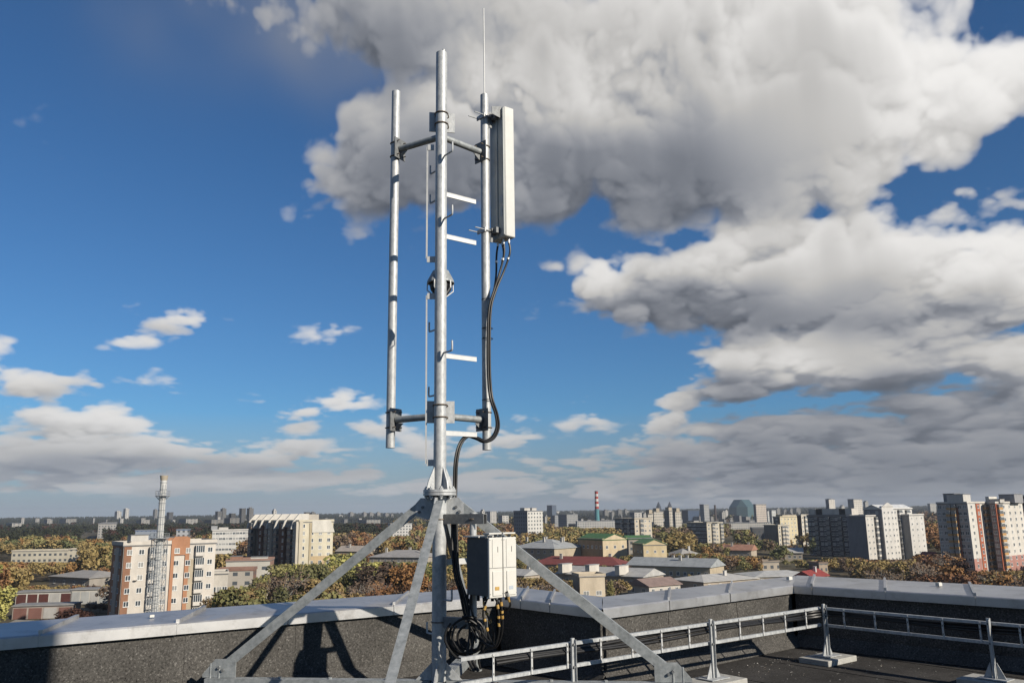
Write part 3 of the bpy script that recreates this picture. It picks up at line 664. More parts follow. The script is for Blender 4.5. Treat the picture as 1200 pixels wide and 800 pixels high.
# ================================================================== CITY (z is height above the ground from here on)
FOOT = []       # (centre, axis u, axis v, half u, half v, px0, px1, distance, lowest picture row still visible)
win_meshes = {}
def window_mesh(w, h, style=0):
    k = (round(w, 2), round(h, 2), style)
    if k in win_meshes: return win_meshes[k]
    m = MB()     # local: x along the wall, -y outward, z up; frame round two or three panes
    t_ = .09
    m.box(-w / 2, w / 2, -.05, 0, -h / 2, -h / 2 + t_, 0).box(-w / 2, w / 2, -.05, 0, h / 2 - t_, h / 2, 0)
    m.box(-w / 2, -w / 2 + t_, -.048, 0, -h / 2 + t_, h / 2 - t_, 0).box(w / 2 - t_, w / 2, -.048, 0, -h / 2 + t_, h / 2 - t_, 0)
    n = 3 if w > 1.9 else 2
    for i in range(1, n): x = -w / 2 + w * i / n; m.box(x - .05, x + .05, -.046, 0, -h / 2 + t_, h / 2 - t_, 0)
    m.box(-w / 2 + t_, w / 2 - t_, -.02, -.001, -h / 2 + t_, h / 2 - t_, 1)
    m.box(-w / 2 - .08, w / 2 + .08, -.14, 0, -h / 2 - .06, -h / 2 - .001, 0)
    o = m.build('window', [M['frame'], M['glass'] if style == 0 else M['glass_pale']], smooth=False); me = o.data; bpy.data.objects.remove(o)
    win_meshes[k] = me; return me
M['glass_pale'] = mat('curtained_glass', (.22, .22, .21), .2, 0, .5)
def put(name, me, parent, loc, rz):
    o = bpy.data.objects.new(name, me); COL.objects.link(o); o.parent = parent
    org = Vector(parent.get('_org')); o.location = Vector(loc) - org; o.rotation_euler = (0, 0, rz); return o
bal_meshes = {}
def balcony_mesh(w, h, key, panel, glazed):
    k = (round(w, 2), round(h, 2), key, glazed)
    if k in bal_meshes: return bal_meshes[k]
    m = MB(); d = 1.15
    m.box(-w / 2, w / 2, -d, -.004, -h * .5, -h * .5 + .14, 0).box(-w / 2, w / 2, -d, -d + .08, -h * .5 + .141, -h * .5 + 1.05, 1)
    m.box(-w / 2, -w / 2 + .08, -d + .081, -.004, -h * .5 + .141, -h * .5 + 1.05, 1).box(w / 2 - .08, w / 2, -d + .081, -.004, -h * .5 + .141, -h * .5 + 1.05, 1)
    if glazed:
        m.box(-w / 2 + .02, w / 2 - .02, -d + .02, -.006, -h * .5 + 1.051, h * .36, 2)
        for i in range(5): x = -w / 2 + .05 + (w - .1) * i / 4; m.box(x - .045, x + .045, -d - .01, -d + .019, -h * .5 + 1.052, h * .36, 3)
        m.box(-w / 2, w / 2, -d - .012, -.005, h * .361, h * .361 + .08, 0)
    o = m.build('balcony', [plaster((.5, .48, .44)), panel, M['glass'], M['frame']], smooth=False); me = o.data; bpy.data.objects.remove(o)
    bal_meshes[k] = me; return me

def corner(px0, pxc, px1, d, th=37.5, dep=None, wid=None):
    """ground plan from the picture columns of the left end, near corner and right end"""
    a = math.radians(th); u = V(math.cos(a), math.sin(a), 0); v = V(-math.sin(a), math.cos(a), 0)
    C = V(kx(pxc) * d, d, 0)
    def solve(px, dr): k = kx(px); return (k * C.y - C.x) / (dr.x - k * dr.y)
    s = wid if wid else solve(px1, u); q = dep if dep else solve(px0, v)
    return C, u, v, abs(s), abs(q), a
def register(c, u, v, hu, hv, yb):
    pts = [c + u * a * hu + v * b * hv for a in (-1, 1) for b in (-1, 1)]
    pxs = []
    for p in pts:
        q = CR3.transposed() @ V(p.x, p.y, -8); pxs.append(600 + 968 * q.x / -q.z)
    FOOT.append((c, u, v, hu, hv, min(pxs), max(pxs), max(p.y for p in pts) - 2, yb))
def block(name, label, px0, pxc, px1, d, ytop, yb, cl, cr_, th=37.5, dep=None, wid=None, fl=None, wl=0, wr=0, ww=1.5, wh=1.45, bl=(), br=(), balc=None, glazed=True,
          far=False, roofs=(), parap=.6, roofc=(.16, .16, .16), cat='building', group=None, ztop=None, fac=(3.2, 3.0, .46, .46), pil=(), gab=None):
    C, u, v, s, q, a = corner(px0, pxc, px1, d, th, dep, wid)
    zt = ztop if ztop else zpx(pxc, ytop, d)
    r = thing(name, label, cat, (C.x, C.y, 0), group)
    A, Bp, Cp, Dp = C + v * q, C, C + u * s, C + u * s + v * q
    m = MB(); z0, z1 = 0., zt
    fm = [facade(cl, *fac) if far else plaster(cl), facade(cr_, *fac) if far else plaster(cr_)]  # left wall colour is often darker, with shade put into it
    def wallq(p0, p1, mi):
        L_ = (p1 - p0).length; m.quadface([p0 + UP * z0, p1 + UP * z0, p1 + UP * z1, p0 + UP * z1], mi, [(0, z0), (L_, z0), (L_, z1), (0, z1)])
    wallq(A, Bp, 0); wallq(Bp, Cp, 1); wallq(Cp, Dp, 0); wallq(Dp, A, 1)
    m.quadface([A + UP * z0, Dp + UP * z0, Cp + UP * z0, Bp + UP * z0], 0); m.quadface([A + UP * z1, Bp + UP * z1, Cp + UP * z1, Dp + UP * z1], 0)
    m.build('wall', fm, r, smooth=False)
    rm = MB(); o = .25
    P4 = [A - u * o + v * o, Bp - u * o - v * o, Cp + u * o - v * o, Dp + u * o + v * o]
    rm.prism(P4, zt + .003, zt + .28)
    for i in range(4):
        p, n_ = P4[i], P4[(i + 1) % 4]; dd = (n_ - p).normalized(); rm.obox((p + n_) / 2 + V(-dd.y, dd.x, 0) * .18 + UP * (zt + .28 + parap / 2), (dd, V(-dd.y, dd.x, 0), UP), ((n_ - p).length / 2 - .37 * (i % 2), .17, parap / 2), 1)
    if far: rm.build('roof', [mat_cache(roofc), plaster(cl)], r, smooth=False)
    else: rm.build('roof', [mat_cache(roofc), plaster(cr_)], r, smooth=False)
    for (fu, fv, hu, hv, h, c) in roofs:        # lift rooms, vents and tanks: place along u and v, half sizes, height
        p = C + u * s * fu + v * q * fv
        MB().obox(p + UP * (zt + .29 + h / 2), (u, v, UP), (hu, hv, h / 2)).obox(p + UP * (zt + .29 + h + .08), (u, v, UP), (hu + .15, hv + .15, .08), 1).build('lift_room', [plaster(c), mat_cache(roofc)], r, smooth=False)
    for (face, f0, f1, za, zb, pr, c) in pil:   # vertical panels and bays standing proud of the wall
        b0, dr, nr, ln = (C, u, -v, s) if face == 'r' else (C, v, -u, q)
        m2 = MB().obox(b0 + dr * ln * (f0 + f1) / 2 + nr * (pr / 2 + .002) + UP * (za + zb) * zt / 2, (dr, nr, UP), (ln * (f1 - f0) / 2, pr / 2, (zb - za) * zt / 2))
        m2.build('wall_bay' if pr > .6 else 'wall_panel', plaster(c), r, smooth=False)
    if fl:
        fh = zt / fl; cnt = {'w': 0, 'b': 0}
        for face, n, bal in (('r', wr, br), ('l', wl, bl)):
            b0, dr, nr, ln, rz = (C, u, -v, s, a) if face == 'r' else (C, v, -u, q, a + math.pi / 2 + math.pi)
            for fi in range(fl - 1, -1, -1):
                zz = fi * fh + fh * .52
                yy = hor(pxc) + 968 * (E - zz) / d
                if yy > yb + 14: continue
                for i in range(n):
                    f = (i + .5) / n; pr = 0
                    for (fc, f0, f1, za, zb, p_, c) in pil:
                        if fc == face and f0 < f < f1 and za * zt < zz < zb * zt: pr = max(pr, p_ + .004)
                    loc = b0 + dr * ln * f + nr * (pr + .003) + UP * zz
                    if i in bal and cnt['b'] < 98: cnt['b'] += 1; put('balcony', balcony_mesh(min(ln / n * .8, 3.4), fh, balc, plaster(balc or (.6, .58, .54)), glazed), r, loc, rz); 
                    if not (i in bal and glazed) and cnt['w'] < 98: cnt['w'] += 1; put('window', window_mesh(ww, wh, 1 if RNG.random() < .3 else 0), r, loc, rz)
    if gab:      # pitched roof with the ridge along u or v
        ax_, h, c = gab
        e0, e1, w0 = (u, v, (s, q)) if ax_ == 'u' else (v, u, (q, s))
        o_ = .5; B0 = C - e0 * o_ - e1 * o_; g = MB(); la, lb = w0[0] + 2 * o_, w0[1] + 2 * o_
        z_ = zt + .3
        for p in (0, 1):
            p0 = B0 if p == 0 else B0 + e1 * lb; rg = B0 + e1 * lb / 2
            nn = (e1 * (lb / 2) * (1 if p == 0 else -1) + UP * h).normalized()
            g.plate([p0 + UP * z_, p0 + e0 * la + UP * z_, rg + e0 * la + UP * (z_ + h), rg + UP * (z_ + h)], nn.cross(e0), .18)
        g.build('pitched_roof', mat_cache(c), r, smooth=False)
        for en in (0, 1):
            p = C + e0 * (w0[0] * en)
            MB().plate([p + UP * z_, p + e1 * w0[1] + UP * z_, p + e1 * w0[1] / 2 + UP * (z_ + h * .93)], e0, .3).build('gable_wall', plaster(cr_ if ax_ == 'v' or en == 0 else cl), r, smooth=False)
    register(C + u * s / 2 + v * q / 2, u, v, s / 2 + .5, q / 2 + .5, yb)
    r['_z'] = zt; return r, (C, u, v, s, q, a, zt)
_mc = {}
def mat_cache(c, rough=.85):
    if c not in _mc: _mc[c] = noise_mat('roof_sheet', [(.3, tuple(x * .72 for x in c)), (.6, c), (.8, tuple(min(1, x * 1.12) for x in c))], .5, 7, rough, stretch=(1, 1, 1))
    return _mc[c]
def house(name, label, pxa, pxb, d0, d1, width, eave, ridge, yb, wall, roof, hip=True, chim=3, nwin=6, chc=(.5, .48, .44), flo=2):
    """long pitched-roof building: ridge runs between two surveyed picture columns at distances d0, d1"""
    A, B = V(kx(pxa) * d0, d0, 0), V(kx(pxb) * d1, d1, 0)
    u = (B - A).normalized(); v = V(-u.y, u.x, 0); L_ = (B - A).length; hw = width / 2
    r = thing(name, label, 'house', (A.x, A.y, 0))
    rect = [A - v * hw, B - v * hw, B + v * hw, A + v * hw]
    MB().prism(rect, 0, eave).build('wall', plaster(wall), r, smooth=False)
    o = .6; g = MB(); i = hw * .9 if hip else -o
    e = [A - v * (hw + o) - u * o, B - v * (hw + o) + u * o, B + v * (hw + o) + u * o, A + v * (hw + o) - u * o]
    ra, rb = A + u * i, B - u * i
    b = [p + UP * (eave + .004) for p in e] + [p + UP * (eave + .2) for p in e] + [ra + UP * ridge, rb + UP * ridge]
    g.v = [tuple(p) for p in b]; g.f = [[3, 2, 1, 0], [0, 1, 5, 4], [1, 2, 6, 5], [2, 3, 7, 6], [3, 0, 4, 7], [4, 5, 9, 8], [6, 7, 8, 9], [5, 6, 9], [7, 4, 8]]; g.m = [0] * 9
    rf = g.build('roof', mat_cache(roof), r, smooth=False)
    if not hip:
        for p in (A, B): MB().plate([p - v * (hw - .1) + UP * (eave + .21), p + v * (hw - .1) + UP * (eave + .21), p + UP * (ridge - .25)], u, .2).build('gable_wall', plaster(wall), r, smooth=False)
    for k in range(chim):
        p = A + u * L_ * (k + .6) / chim + v * hw * (.3 if k % 2 else -.35)
        MB().obox(p + UP * (ridge - .1), (u, v, UP), (.55, .4, 1.1)).obox(p + UP * (ridge + 1.05), (u, v, UP), (.65, .5, .06), 0).build('chimney', plaster(chc), rf, smooth=False)
    for face in (-1, 1):
        for k in range(nwin):
            for f in range(flo):
                p = A + u * L_ * (k + .5) / nwin + v * face * (hw + .003) + UP * (eave * (f + .55) / flo)
                if face < 0: put('window', window_mesh(1.3, min(1.5, eave / flo * .5)), r, p, math.atan2(u.y, u.x))
    for k in range(2):
        for f in range(flo):
            p = (A if u.x * A.x > 0 or u.y > 0 else B); 
            p = A - u * .003 + v * hw * (k - .5) + UP * (eave * (f + .55) / flo); put('window', window_mesh(1.3, min(1.5, eave / flo * .5)), r, p, math.atan2(u.y, u.x) - math.pi / 2)
    register((A + B) / 2, u, v, L_ / 2 + 1, hw + 1, yb); return r

WH, CRM, BEI, BRK, ORB = (.60, .57, .52), (.62, .56, .44), (.45, .39, .30), (.20, .085, .05), (.46, .23, .13)
GRY, DGR, PNK = (.38, .39, .40), (.20, .21, .225), (.50, .33, .26)
# --- six-storey block at the left, behind the lattice chimney
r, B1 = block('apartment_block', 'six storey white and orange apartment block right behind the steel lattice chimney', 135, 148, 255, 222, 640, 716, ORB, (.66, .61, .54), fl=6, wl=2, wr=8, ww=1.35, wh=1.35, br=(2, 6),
   balc=(.66, .62, .56), roofs=((.2, .5, 2.2, 2, 2.4, WH), (.62, .5, 3.2, 2.2, 1.6, ORB)), parap=.9,
   pil=(('r', .005, .08, 0, .995, .25, (.30, .16, .10)), ('r', .50, .535, 0, 1.07, .35, ORB), ('r', .655, .70, 0, 1.07, .35, ORB), ('r', .535, .655, .86, 1.07, .34, ORB), ('r', .70, .79, 0, .80, .2, (.50, .43, .32)), ('l', .3, .6, 0, .98, .3, (.55, .5, .44))))
C, u, v, s, q, a, zt = B1
# gable over the orange bay, satellite dishes on the left part
MB().plate([C + u * s * .50 - v * .2 + UP * (zt + 1.3), C + u * s * .70 - v * .2 + UP * (zt + 1.3), C + u * s * .67 - v * .2 + UP * (zt + 2.2), C + u * s * .53 - v * .2 + UP * (zt + 2.2)], v, .3).build('gable_wall', plaster(ORB), r, smooth=False)
for f, z in ((.14, .55), (.05, 1.06), (.76, .30)):
    p = C + u * s * f - v * .55 + UP * zt * z
    MB().lathe(p, [(.06, -.05), (.35, .02), (.55, .14)], 14).cyl(p, p + v * .5, .04).build('satellite_dish', M['rru_white'], r)
# --- steel lattice chimney
lx = V(kx(189) * 192, 192, 0); zt = zpx(189, 557, 192)
ch = thing('lattice_chimney', 'slim white steel chimney held in an open lattice frame with a railed platform', 'chimney', (lx.x, lx.y, 0))
WST = mat('white_painted_steel', (.46, .46, .44), .5); GST = mat('grey_painted_steel', (.25, .265, .275), .6, .2)
zl = zpx(189, 632, 192)
MB().cyl(lx, lx + UP * (zt - 1.1), .78, .70, 20).build('flue', WST, ch)
MB().cyl(lx + UP * (zt - 1.1), lx + UP * zt, .72, .92, 20).build('flue_cap', plaster((.48, .42, .33)), ch)
rg = MB()
for k in range(22): rg.cyl(lx + UP * (2 + k * 1.55), lx + UP * (2.12 + k * 1.55), .80, n=20)
rg.build('stiffening_ring', GST, ch)
lf = MB(); hw0, hw1 = 1.75, 1.35; cs = [(-1, -1), (1, -1), (1, 1), (-1, 1)]; nb = 13
def lp_(i, z): h = hw0 + (hw1 - hw0) * z / zl; return lx + U * cs[i % 4][0] * h + Wd * cs[i % 4][1] * h + UP * z
for i in range(4):
    lf.bar(lp_(i, 0), lp_(i, zl), .12, .12)
    for k in range(nb):
        z_a, z_b = zl * k / nb, zl * (k + 1) / nb
        lf.bar(lp_(i, z_b), lp_(i + 1, z_b), .06, .06); lf.bar(lp_(i, z_a), lp_(i + 1, z_b), .05, .05); lf.bar(lp_(i + 1, z_a), lp_(i, z_b), .05, .05)
lf.build('lattice_frame', GST, ch, smooth=False)
for z, rr in ((zpx(189, 581, 192), 1.55), (zl + .3, 2.0)):
    pf = MB().cyl(lx + UP * z, lx + UP * (z + .14), rr, n=16)
    for k in range(12):
        t_ = k * math.pi / 6; p0 = lx + V(math.cos(t_) * rr, math.sin(t_) * rr, z); pf.cyl(p0, p0 + UP * 1.1, .035, n=5)
        t2 = t_ + math.pi / 6; p1 = lx + V(math.cos(t2) * rr, math.sin(t2) * rr, z)
        pf.bar(p0 + UP * 1.1, p1 + UP * 1.1, .05, .05); pf.bar(p0 + UP * .55, p1 + UP * .55, .04, .04); pf.bar(p0, lx + V(math.cos(t_) * .75, math.sin(t_) * .75, z - .9), .06, .06)
    pf.build('platform', GST, ch, smooth=False)
for k in (-1, 1): MB().cyl(lx + V(.5 * k, 0, zt - .4), lx + V(.5 * k, 0, zt + 3.0), .03, .015, 6).build('lightning_rod', GST, ch)
ld = MB()
for k in (-1, 1): ld.bar(lx - Wd * -.95 + U * .22 * k, lx - Wd * -.95 + U * .22 * k + UP * (zt - 2), .05, .05)
for k in range(60): ld.bar(lx + Wd * .95 - U * .22 + UP * (.5 + k * .55), lx + Wd * .95 + U * .22 + UP * (.5 + k * .55), .03, .03)
ld.build('ladder', GST, ch, smooth=False)
# --- garages at the lower left
def garages(label, pxa, pxb, d, th, z1, n, doorc, wallc, yb, dep=6, wallonly=()):
    a = math.radians(th); u = V(math.cos(a), math.sin(a), 0); v = V(-u.y, u.x, 0); A = V(kx(pxa) * d, d, 0)
    k = kx(pxb); s = (k * A.y - A.x) / (u.x - k * u.y)
    r = thing('garage_row', label, 'garage row', (A.x, A.y, 0)); P = [A, A + u * s, A + u * s + v * dep, A + v * dep]
    MB().prism(P, 0, z1).build('wall', plaster(wallc), r, smooth=False)
    MB().prism([A - u * .3 - v * .4, A + u * (s + .3) - v * .4, A + u * (s + .3) + v * (dep + .3), A - u * .3 + v * (dep + .3)], z1 + .003, z1 + .35).build('roof', mat_cache((.22, .22, .22)), r, smooth=False)
    for i in range(n):
        if i in wallonly: continue
        w_ = s / n
        MB().obox(A + u * w_ * (i + .5) - v * .04 + UP * (z1 * .43), (u, v, UP), (w_ * .43, .035, z1 * .42)).build('garage_door', plaster(doorc if i != n - 2 or n > 5 else (.45, .44, .42)), r, smooth=False)
    register(A + u * s / 2 + v * dep / 2, u, v, s / 2, dep / 2, yb)
garages('upper garage row with dark red doors between white piers', 28, 92, 272, 8, 4.0, 5, (.10, .035, .03), (.55, .54, .50), 700)
garages('lower garage row with pinkish doors and one pale door', 26, 95, 236, 8, 3.4, 4, (.22, .11, .09), (.40, .34, .30), 716)
garages('whitewashed garage with peeling pale doors right of the red doors', 92, 134, 274, 8, 4.4, 4, (.40, .41, .40), (.52, .50, .45), 697)
house('shed', 'grey low pitched shed roof beyond the whitewashed garage', 90, 136, 352, 338, 18, 4, 6.2, 680, (.36, .33, .29), (.27, .26, .245), True, 0, 4, flo=1)
house('shed', 'small grey shed roof below the lower garage doors', 33, 56, 206, 204, 6, 2.2, 3.4, 722, (.30, .24, .2), (.24, .225, .2), False, 0, 2, flo=1)
block('long_building', 'long low cream building with a flat roof beyond the orange trees', None, 18, 106, 520, 646, 655, CRM, (.56, .52, .42), th=6, dep=12, far=True, fac=(3.0, 3.4, .5, .4))
block('long_building', 'short cream flat roofed wing at the right end of the long low building', None, 84, 107, 500, 644, 654, CRM, (.60, .55, .44), th=6, dep=10, far=True, fac=(3.0, 3.4, .4, .4))
block('apartment_block', 'pale grey six storey block standing in the dark woods at the left', 108, 116, 137, 1000, 614, 629, (.26, .26, .26), (.38, .37, .35), far=True, th=25)
block('office_block', 'white office block with square dark windows in four rows', 238, 250, 293, 560, 622, 646, (.40, .40, .38), (.66, .64, .60), dep=13, fl=5, wl=2, wr=11, ww=1.9, wh=1.5, roofs=((.3, .5, 3, 2, 2, WH), (.05, .6, 2, 2, 3, GRY)), th=20)
block('workshop', 'blue roofed workshop behind the lattice chimney', 155, 160, 190, 640, 622, 634, DGR, (.30, .34, .40), far=True, dep=15, th=15, roofc=(.06, .13, .30), fac=(3, 3, .3, .3))
block('workshop', 'small white roof house with blue gable right of the lattice chimney', 205, 208, 222, 600, 621, 634, DGR, (.45, .46, .48), far=True, dep=12, th=15, roofc=(.10, .18, .34))
# --- stepped block with brown bays
r, B2 = block('stepped_block', 'long brown and white apartment block with wedge shaped white parapets on the roofline', 293, 351, 391, 352, 612, 657, (.20, .165, .14), (.66, .60, .46), fl=8, wl=11, wr=4, ww=1.5, wh=1.5, bl=(1, 4, 6, 9, 11), balc=(.30, .22, .18), glazed=True,
   pil=(('l', .0, .055, 0, 1.02, 1.2, (.58, .53, .44)), ('l', .20, .30, 0, .92, 1.6, (.15, .07, .045)), ('l', .44, .52, 0, 1.0, 1.6, (.34, .30, .25)), ('l', .64, .72, 0, .95, 1.6, (.15, .07, .045)), ('l', .86, .94, 0, 1.0, 1.6, (.34, .30, .25)),
        ('r', .0, .10, 0, 1.03, .5, (.60, .54, .42)), ('r', .30, .36, 0, .99, .3, (.50, .42, .28)), ('r', .36, .98, .28, .42, .25, (.55, .42, .25))), parap=.8)
C, u, v, s, q, a, zt = B2
for f in (.06, .22, .38, .53, .68, .82, .95):
    p = C + v * q * f
    MB().plate([p - u * 2.4 + UP * (zt - 2.6), p + u * 5.5 + UP * (zt - 2.6), p + u * 5.5 + UP * (zt + 3.6), p + u * 1.2 + UP * (zt + 3.6), p - u * 1.4 + UP * (zt + .6)], v, .9).build('parapet_wedge', plaster((.66, .63, .57)), r, smooth=False)
    MB().obox(p + u * 8 + v * 2.4 + UP * (zt + 1.8), (u, v, UP), (2.6, 1.6, 1.5)).build('lift_room', plaster((.42, .20, .13) if f > .3 else (.5, .46, .4)), r, smooth=False)
MB().plate([C - v * .05 + u * s * .37 + UP * (zt - 4.2), C - v * .05 + u * (s + .6) + UP * (zt - 4.2), C - v * .05 + u * (s - 1.4) + UP * (zt + .9), C - v * .05 + u * s * .37 + UP * (zt + .9)], v, .5).build('wall_panel', plaster((.68, .65, .58)), r, smooth=False)
# low cluster between the two blocks
block('workshop', 'low white walled workshop beside the orange and white block', 249, 252, 271, 262, 673, 694, (.42, .40, .36), (.64, .60, .53), fl=1, wr=3, ww=1.4, wh=1.8, dep=12, th=20)
block('workshop', 'flat roofed white parapet workshop in front of the brown stepped block', 262, 268, 319, 320, 658, 672, (.36, .22, .17), (.60, .57, .50), far=True, dep=14, th=10, fac=(4, 3, .5, .4), roofs=((.2, .3, 2, 2, 1.5, (.36, .2, .14)), (.7, .5, 3, 2, 1, WH)))
block('workshop', 'brown roofed low shed with a white end wall near the stepped block', 254, 258, 300, 290, 669, 682, (.30, .18, .14), (.50, .46, .40), far=True, dep=9, th=10, roofc=(.22, .12, .09), fac=(4, 3, .4, .4))
house('old_house', 'grey hip roofed house seen between the left and middle struts', 446, 506, 420, 410, 20, 6.5, 9.6, 655, (.42, .38, .32), (.28, .27, .26), True, 3, 8)
block('apartment_block', 'white slab block above the trees left of the mast pole', 449, 458, 483, 900, 614, 626, (.40, .40, .40), (.64, .63, .60), far=True, th=20, dep=14)
block('apartment_block', 'white low block between the mast pole and the radio boxes', 520, 524, 546, 950, 602, 612, GRY, (.60, .58, .54), far=True, th=20, dep=14) 
# --- centre right
block('tower_block', 'white twin tower block with a shaded grey left side, right of the radio boxes', 602, 618, 636, 690, 599, 622, (.23, .25, .28), (.70, .68, .63), far=True, fac=(3, 3, .42, .45), roofs=((.3, .5, 3, 3, 2.5, WH), (.8, .5, 2.5, 2, 2.5, WH)), parap=.5)  # shade of the left side put into its grey wall colour
block('tower_block', 'dark blue office tower on the skyline right of the twin tower', 641, 647, 652, 2300, 592, 612, (.05, .07, .11), (.09, .12, .17), far=True, fac=(6, 4, .2, .4))
block('tower_block', 'grey slab tower below the dark blue office tower', 645, 650, 663, 1500, 604, 616, (.20, .22, .25), (.30, .31, .32), far=True)
block('tower_block', 'grey slab block between the dark tower and the striped chimney', 654, 664, 677, 1400, 603, 616, (.20, .22, .25), (.36, .36, .35), far=True)
block('long_building', 'long white low building behind the striped chimney', None, 676, 724, 1100, 611, 617, GRY, (.56, .55, .52), far=True, th=4, dep=14)
house('old_house', 'cream old house with grey metal roof and many chimneys', 618, 668, 430, 412, 26, 9.6, 13.6, 652, (.48, .41, .30), (.30, .31, .31), True, 5, 7, flo=3)
house('red_roof_house', 'long low house under a dark red sheet roof', 630, 732, 372, 352, 15, 5.0, 8.2, 658, (.46, .40, .33), (.16, .045, .04), True, 2, 12, flo=1)
block('green_roof_house', 'cream gabled house under the left green roof', 676, 705, 733, 402, 633, 648, (.48, .33, .20), (.64, .53, .36), fl=2, wl=6, wr=3, ww=1.4, wh=1.5, gab=('v', 2.6, (.06, .145, .055)), th=30, roofc=(.05, .13, .05))
block('green_roof_house', 'long building under the right green roof', 729, 735, 763, 440, 632, 642, DGR, (.40, .36, .30), far=True, gab=('u', 1.6, (.06, .145, .055)), th=8, dep=14, roofc=(.05, .13, .05))
block('gabled_house', 'yellow cream gabled house with small square windows', 748, 752, 779, 386, 639, 652, (.44, .37, .26), (.66, .54, .34), fl=2, wl=3, wr=3, ww=1.1, wh=1.1, gab=('v', 2.4, (.10, .20, .09)), th=10, dep=16)
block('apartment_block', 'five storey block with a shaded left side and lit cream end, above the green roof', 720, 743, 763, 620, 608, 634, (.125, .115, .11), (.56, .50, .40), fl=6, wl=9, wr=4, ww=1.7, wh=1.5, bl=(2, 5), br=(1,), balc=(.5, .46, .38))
for k, (x0, xc, x1, d, yt, lab) in enumerate(((757, 759, 765, 900, 602, 'slim beige tower, first of the pale towers right of the striped chimney'), (763, 766, 777, 930, 600, 'beige double tower with a dark spire behind it'), (778, 784, 790, 900, 599, 'beige tower with stepped roof, second spire behind it'), (788, 791, 798, 880, 600, 'rightmost of the beige towers beside the navy hall'))):
    block('tower_block', lab, x0, xc, x1, d, yt, 616, (.30, .29, .27), (.54, .50, .43), far=True, roofs=((.4, .5, 2.5, 2.5, 4, BEI),))
for px, lab in ((772, 'dark thin spire behind the beige double tower'), (785, 'dark thin spire behind the stepped beige tower')):
    p = V(kx(px) * 2400, 2400, 0); zt = zpx(px, 590, 2400)
    o = thing('spire', lab, 'spire', (p.x, p.y, 0)); MB().cyl(p, p + UP * zt * .8, 8, 7, 8).build('shaft', plaster((.06, .07, .09)), o); MB().cyl(p + UP * zt * .8, p + UP * (zt + 6), 7, .5, 8).build('spire_tip', plaster((.05, .06, .08)), o)
block('tower_block', 'navy glass hall on the skyline left of the grey tower', 799, 806, 819, 1700, 598, 612, (.04, .055, .09), (.05, .08, .14), far=True, fac=(6, 4, .15, .3))
block('tower_block', 'tall grey tower just right of the navy hall', 820, 825, 831, 1600, 591, 613, (.22, .25, .28), (.38, .38, .37), far=True)
p = V(kx(838) * 1500, 1500, 0); o = thing('factory_chimney', 'dark brown factory chimney right of the tall grey tower', 'chimney', (p.x, p.y, 0)); MB().cyl(p, p + UP * zpx(838, 592, 1500), 2.2, 1.7, 14).build('shaft', plaster((.10, .08, .075)), o); MB().cyl(p + UP * zpx(838, 592, 1500), p + UP * (zpx(838, 592, 1500) + .8), 1.9, n=14).build('rim', plaster((.06, .05, .05)), o)
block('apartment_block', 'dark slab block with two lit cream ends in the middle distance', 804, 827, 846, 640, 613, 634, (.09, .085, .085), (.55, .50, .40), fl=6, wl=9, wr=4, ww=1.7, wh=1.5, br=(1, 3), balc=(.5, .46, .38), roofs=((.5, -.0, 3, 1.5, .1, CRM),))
# polyhedral glass building
p = V(kx(869.5) * 2100, 2100, 0); R_ = 31; z_c = zpx(869, 600, 2100)
lb = thing('glass_polyhedron', 'big teal glass polyhedron building on the skyline', 'building', (p.x, p.y, 0))
def rhomb(c, s1):
    import itertools, bmesh
    pts = set(); k = 1 + math.sqrt(2)
    for perm in ((1, 1, k), (1, k, 1), (k, 1, 1)):
        for sg in itertools.product((-1, 1), repeat=3): pts.add(tuple(perm[i] * sg[i] for i in range(3)))
    bm = bmesh.new(); rot = Matrix.Rotation(math.radians(30), 3, 'Z')
    for q_ in pts: bm.verts.new(rot @ Vector(q_) * s1 / k)
    bmesh.ops.convex_hull(bm, input=bm.verts); bmesh.ops.dissolve_limit(bm, angle_limit=.02, verts=bm.verts, edges=bm.edges)
    bm.verts.ensure_lookup_table(); bm.verts.index_update(); m = MB()
    m.v = [tuple(Vector(c) + v_.co) for v_ in bm.verts]; m.f = [[v_.index for v_ in f.verts] for f in bm.faces]; m.m = [i % 2 for i in range(len(m.f))]; bm.free(); return m
rhomb((p.x, p.y, z_c), R_).build('glass_body', [mat('teal_glass', (.038, .066, .074), .2, 0, .6), mat('teal_glass_pale', (.055, .095, .105), .2, 0, .6)], lb, smooth=False)
MB().box(p.x - 22, p.x + 40, p.y - 40, p.y + 24, 0, z_c - 16).build('podium', plaster((.16, .18, .20)), lb, smooth=False)
MB().box(p.x - 24, p.x - 4, p.y - 41.5, p.y - 40.1, 0, z_c - 13).box(p.x + 22, p.x + 46, p.y - 41.5, p.y - 40.1, 0, z_c - 13).build('portal_frame', plaster((.34, .37, .40)), lb, smooth=False)
block('tower_block', 'slim dark tower immediately right of the glass polyhedron', 877, 878.5, 881, 2300, 588, 612, (.06, .07, .09), (.13, .15, .17), far=True)
block('tower_block', 'pale pink tower right of the glass polyhedron', 883, 886, 898, 1350, 591, 613, (.30, .28, .26), (.56, .49, .42), far=True, fac=(4, 3.4, .45, .45))
block('tower_block', 'white pointed tower beside the pale pink tower', 897, 899, 903, 1500, 599, 614, GRY, (.58, .58, .56), far=True)
block('tower_block', 'white rounded looking tower left of the yellow block', 902, 904, 909, 1500, 598, 614, GRY, (.62, .62, .60), far=True)
block('long_building', 'long grey low building in front of the glass polyhedron', None, 848, 902, 1150, 613, 619, DGR, (.50, .48, .44), far=True, th=6, dep=16)
block('long_building', 'dark shaded slab among trees left of the yellow block', None, 880, 907, 620, 619, 630, DGR, (.13, .13, .135), far=True, th=-8, dep=12)
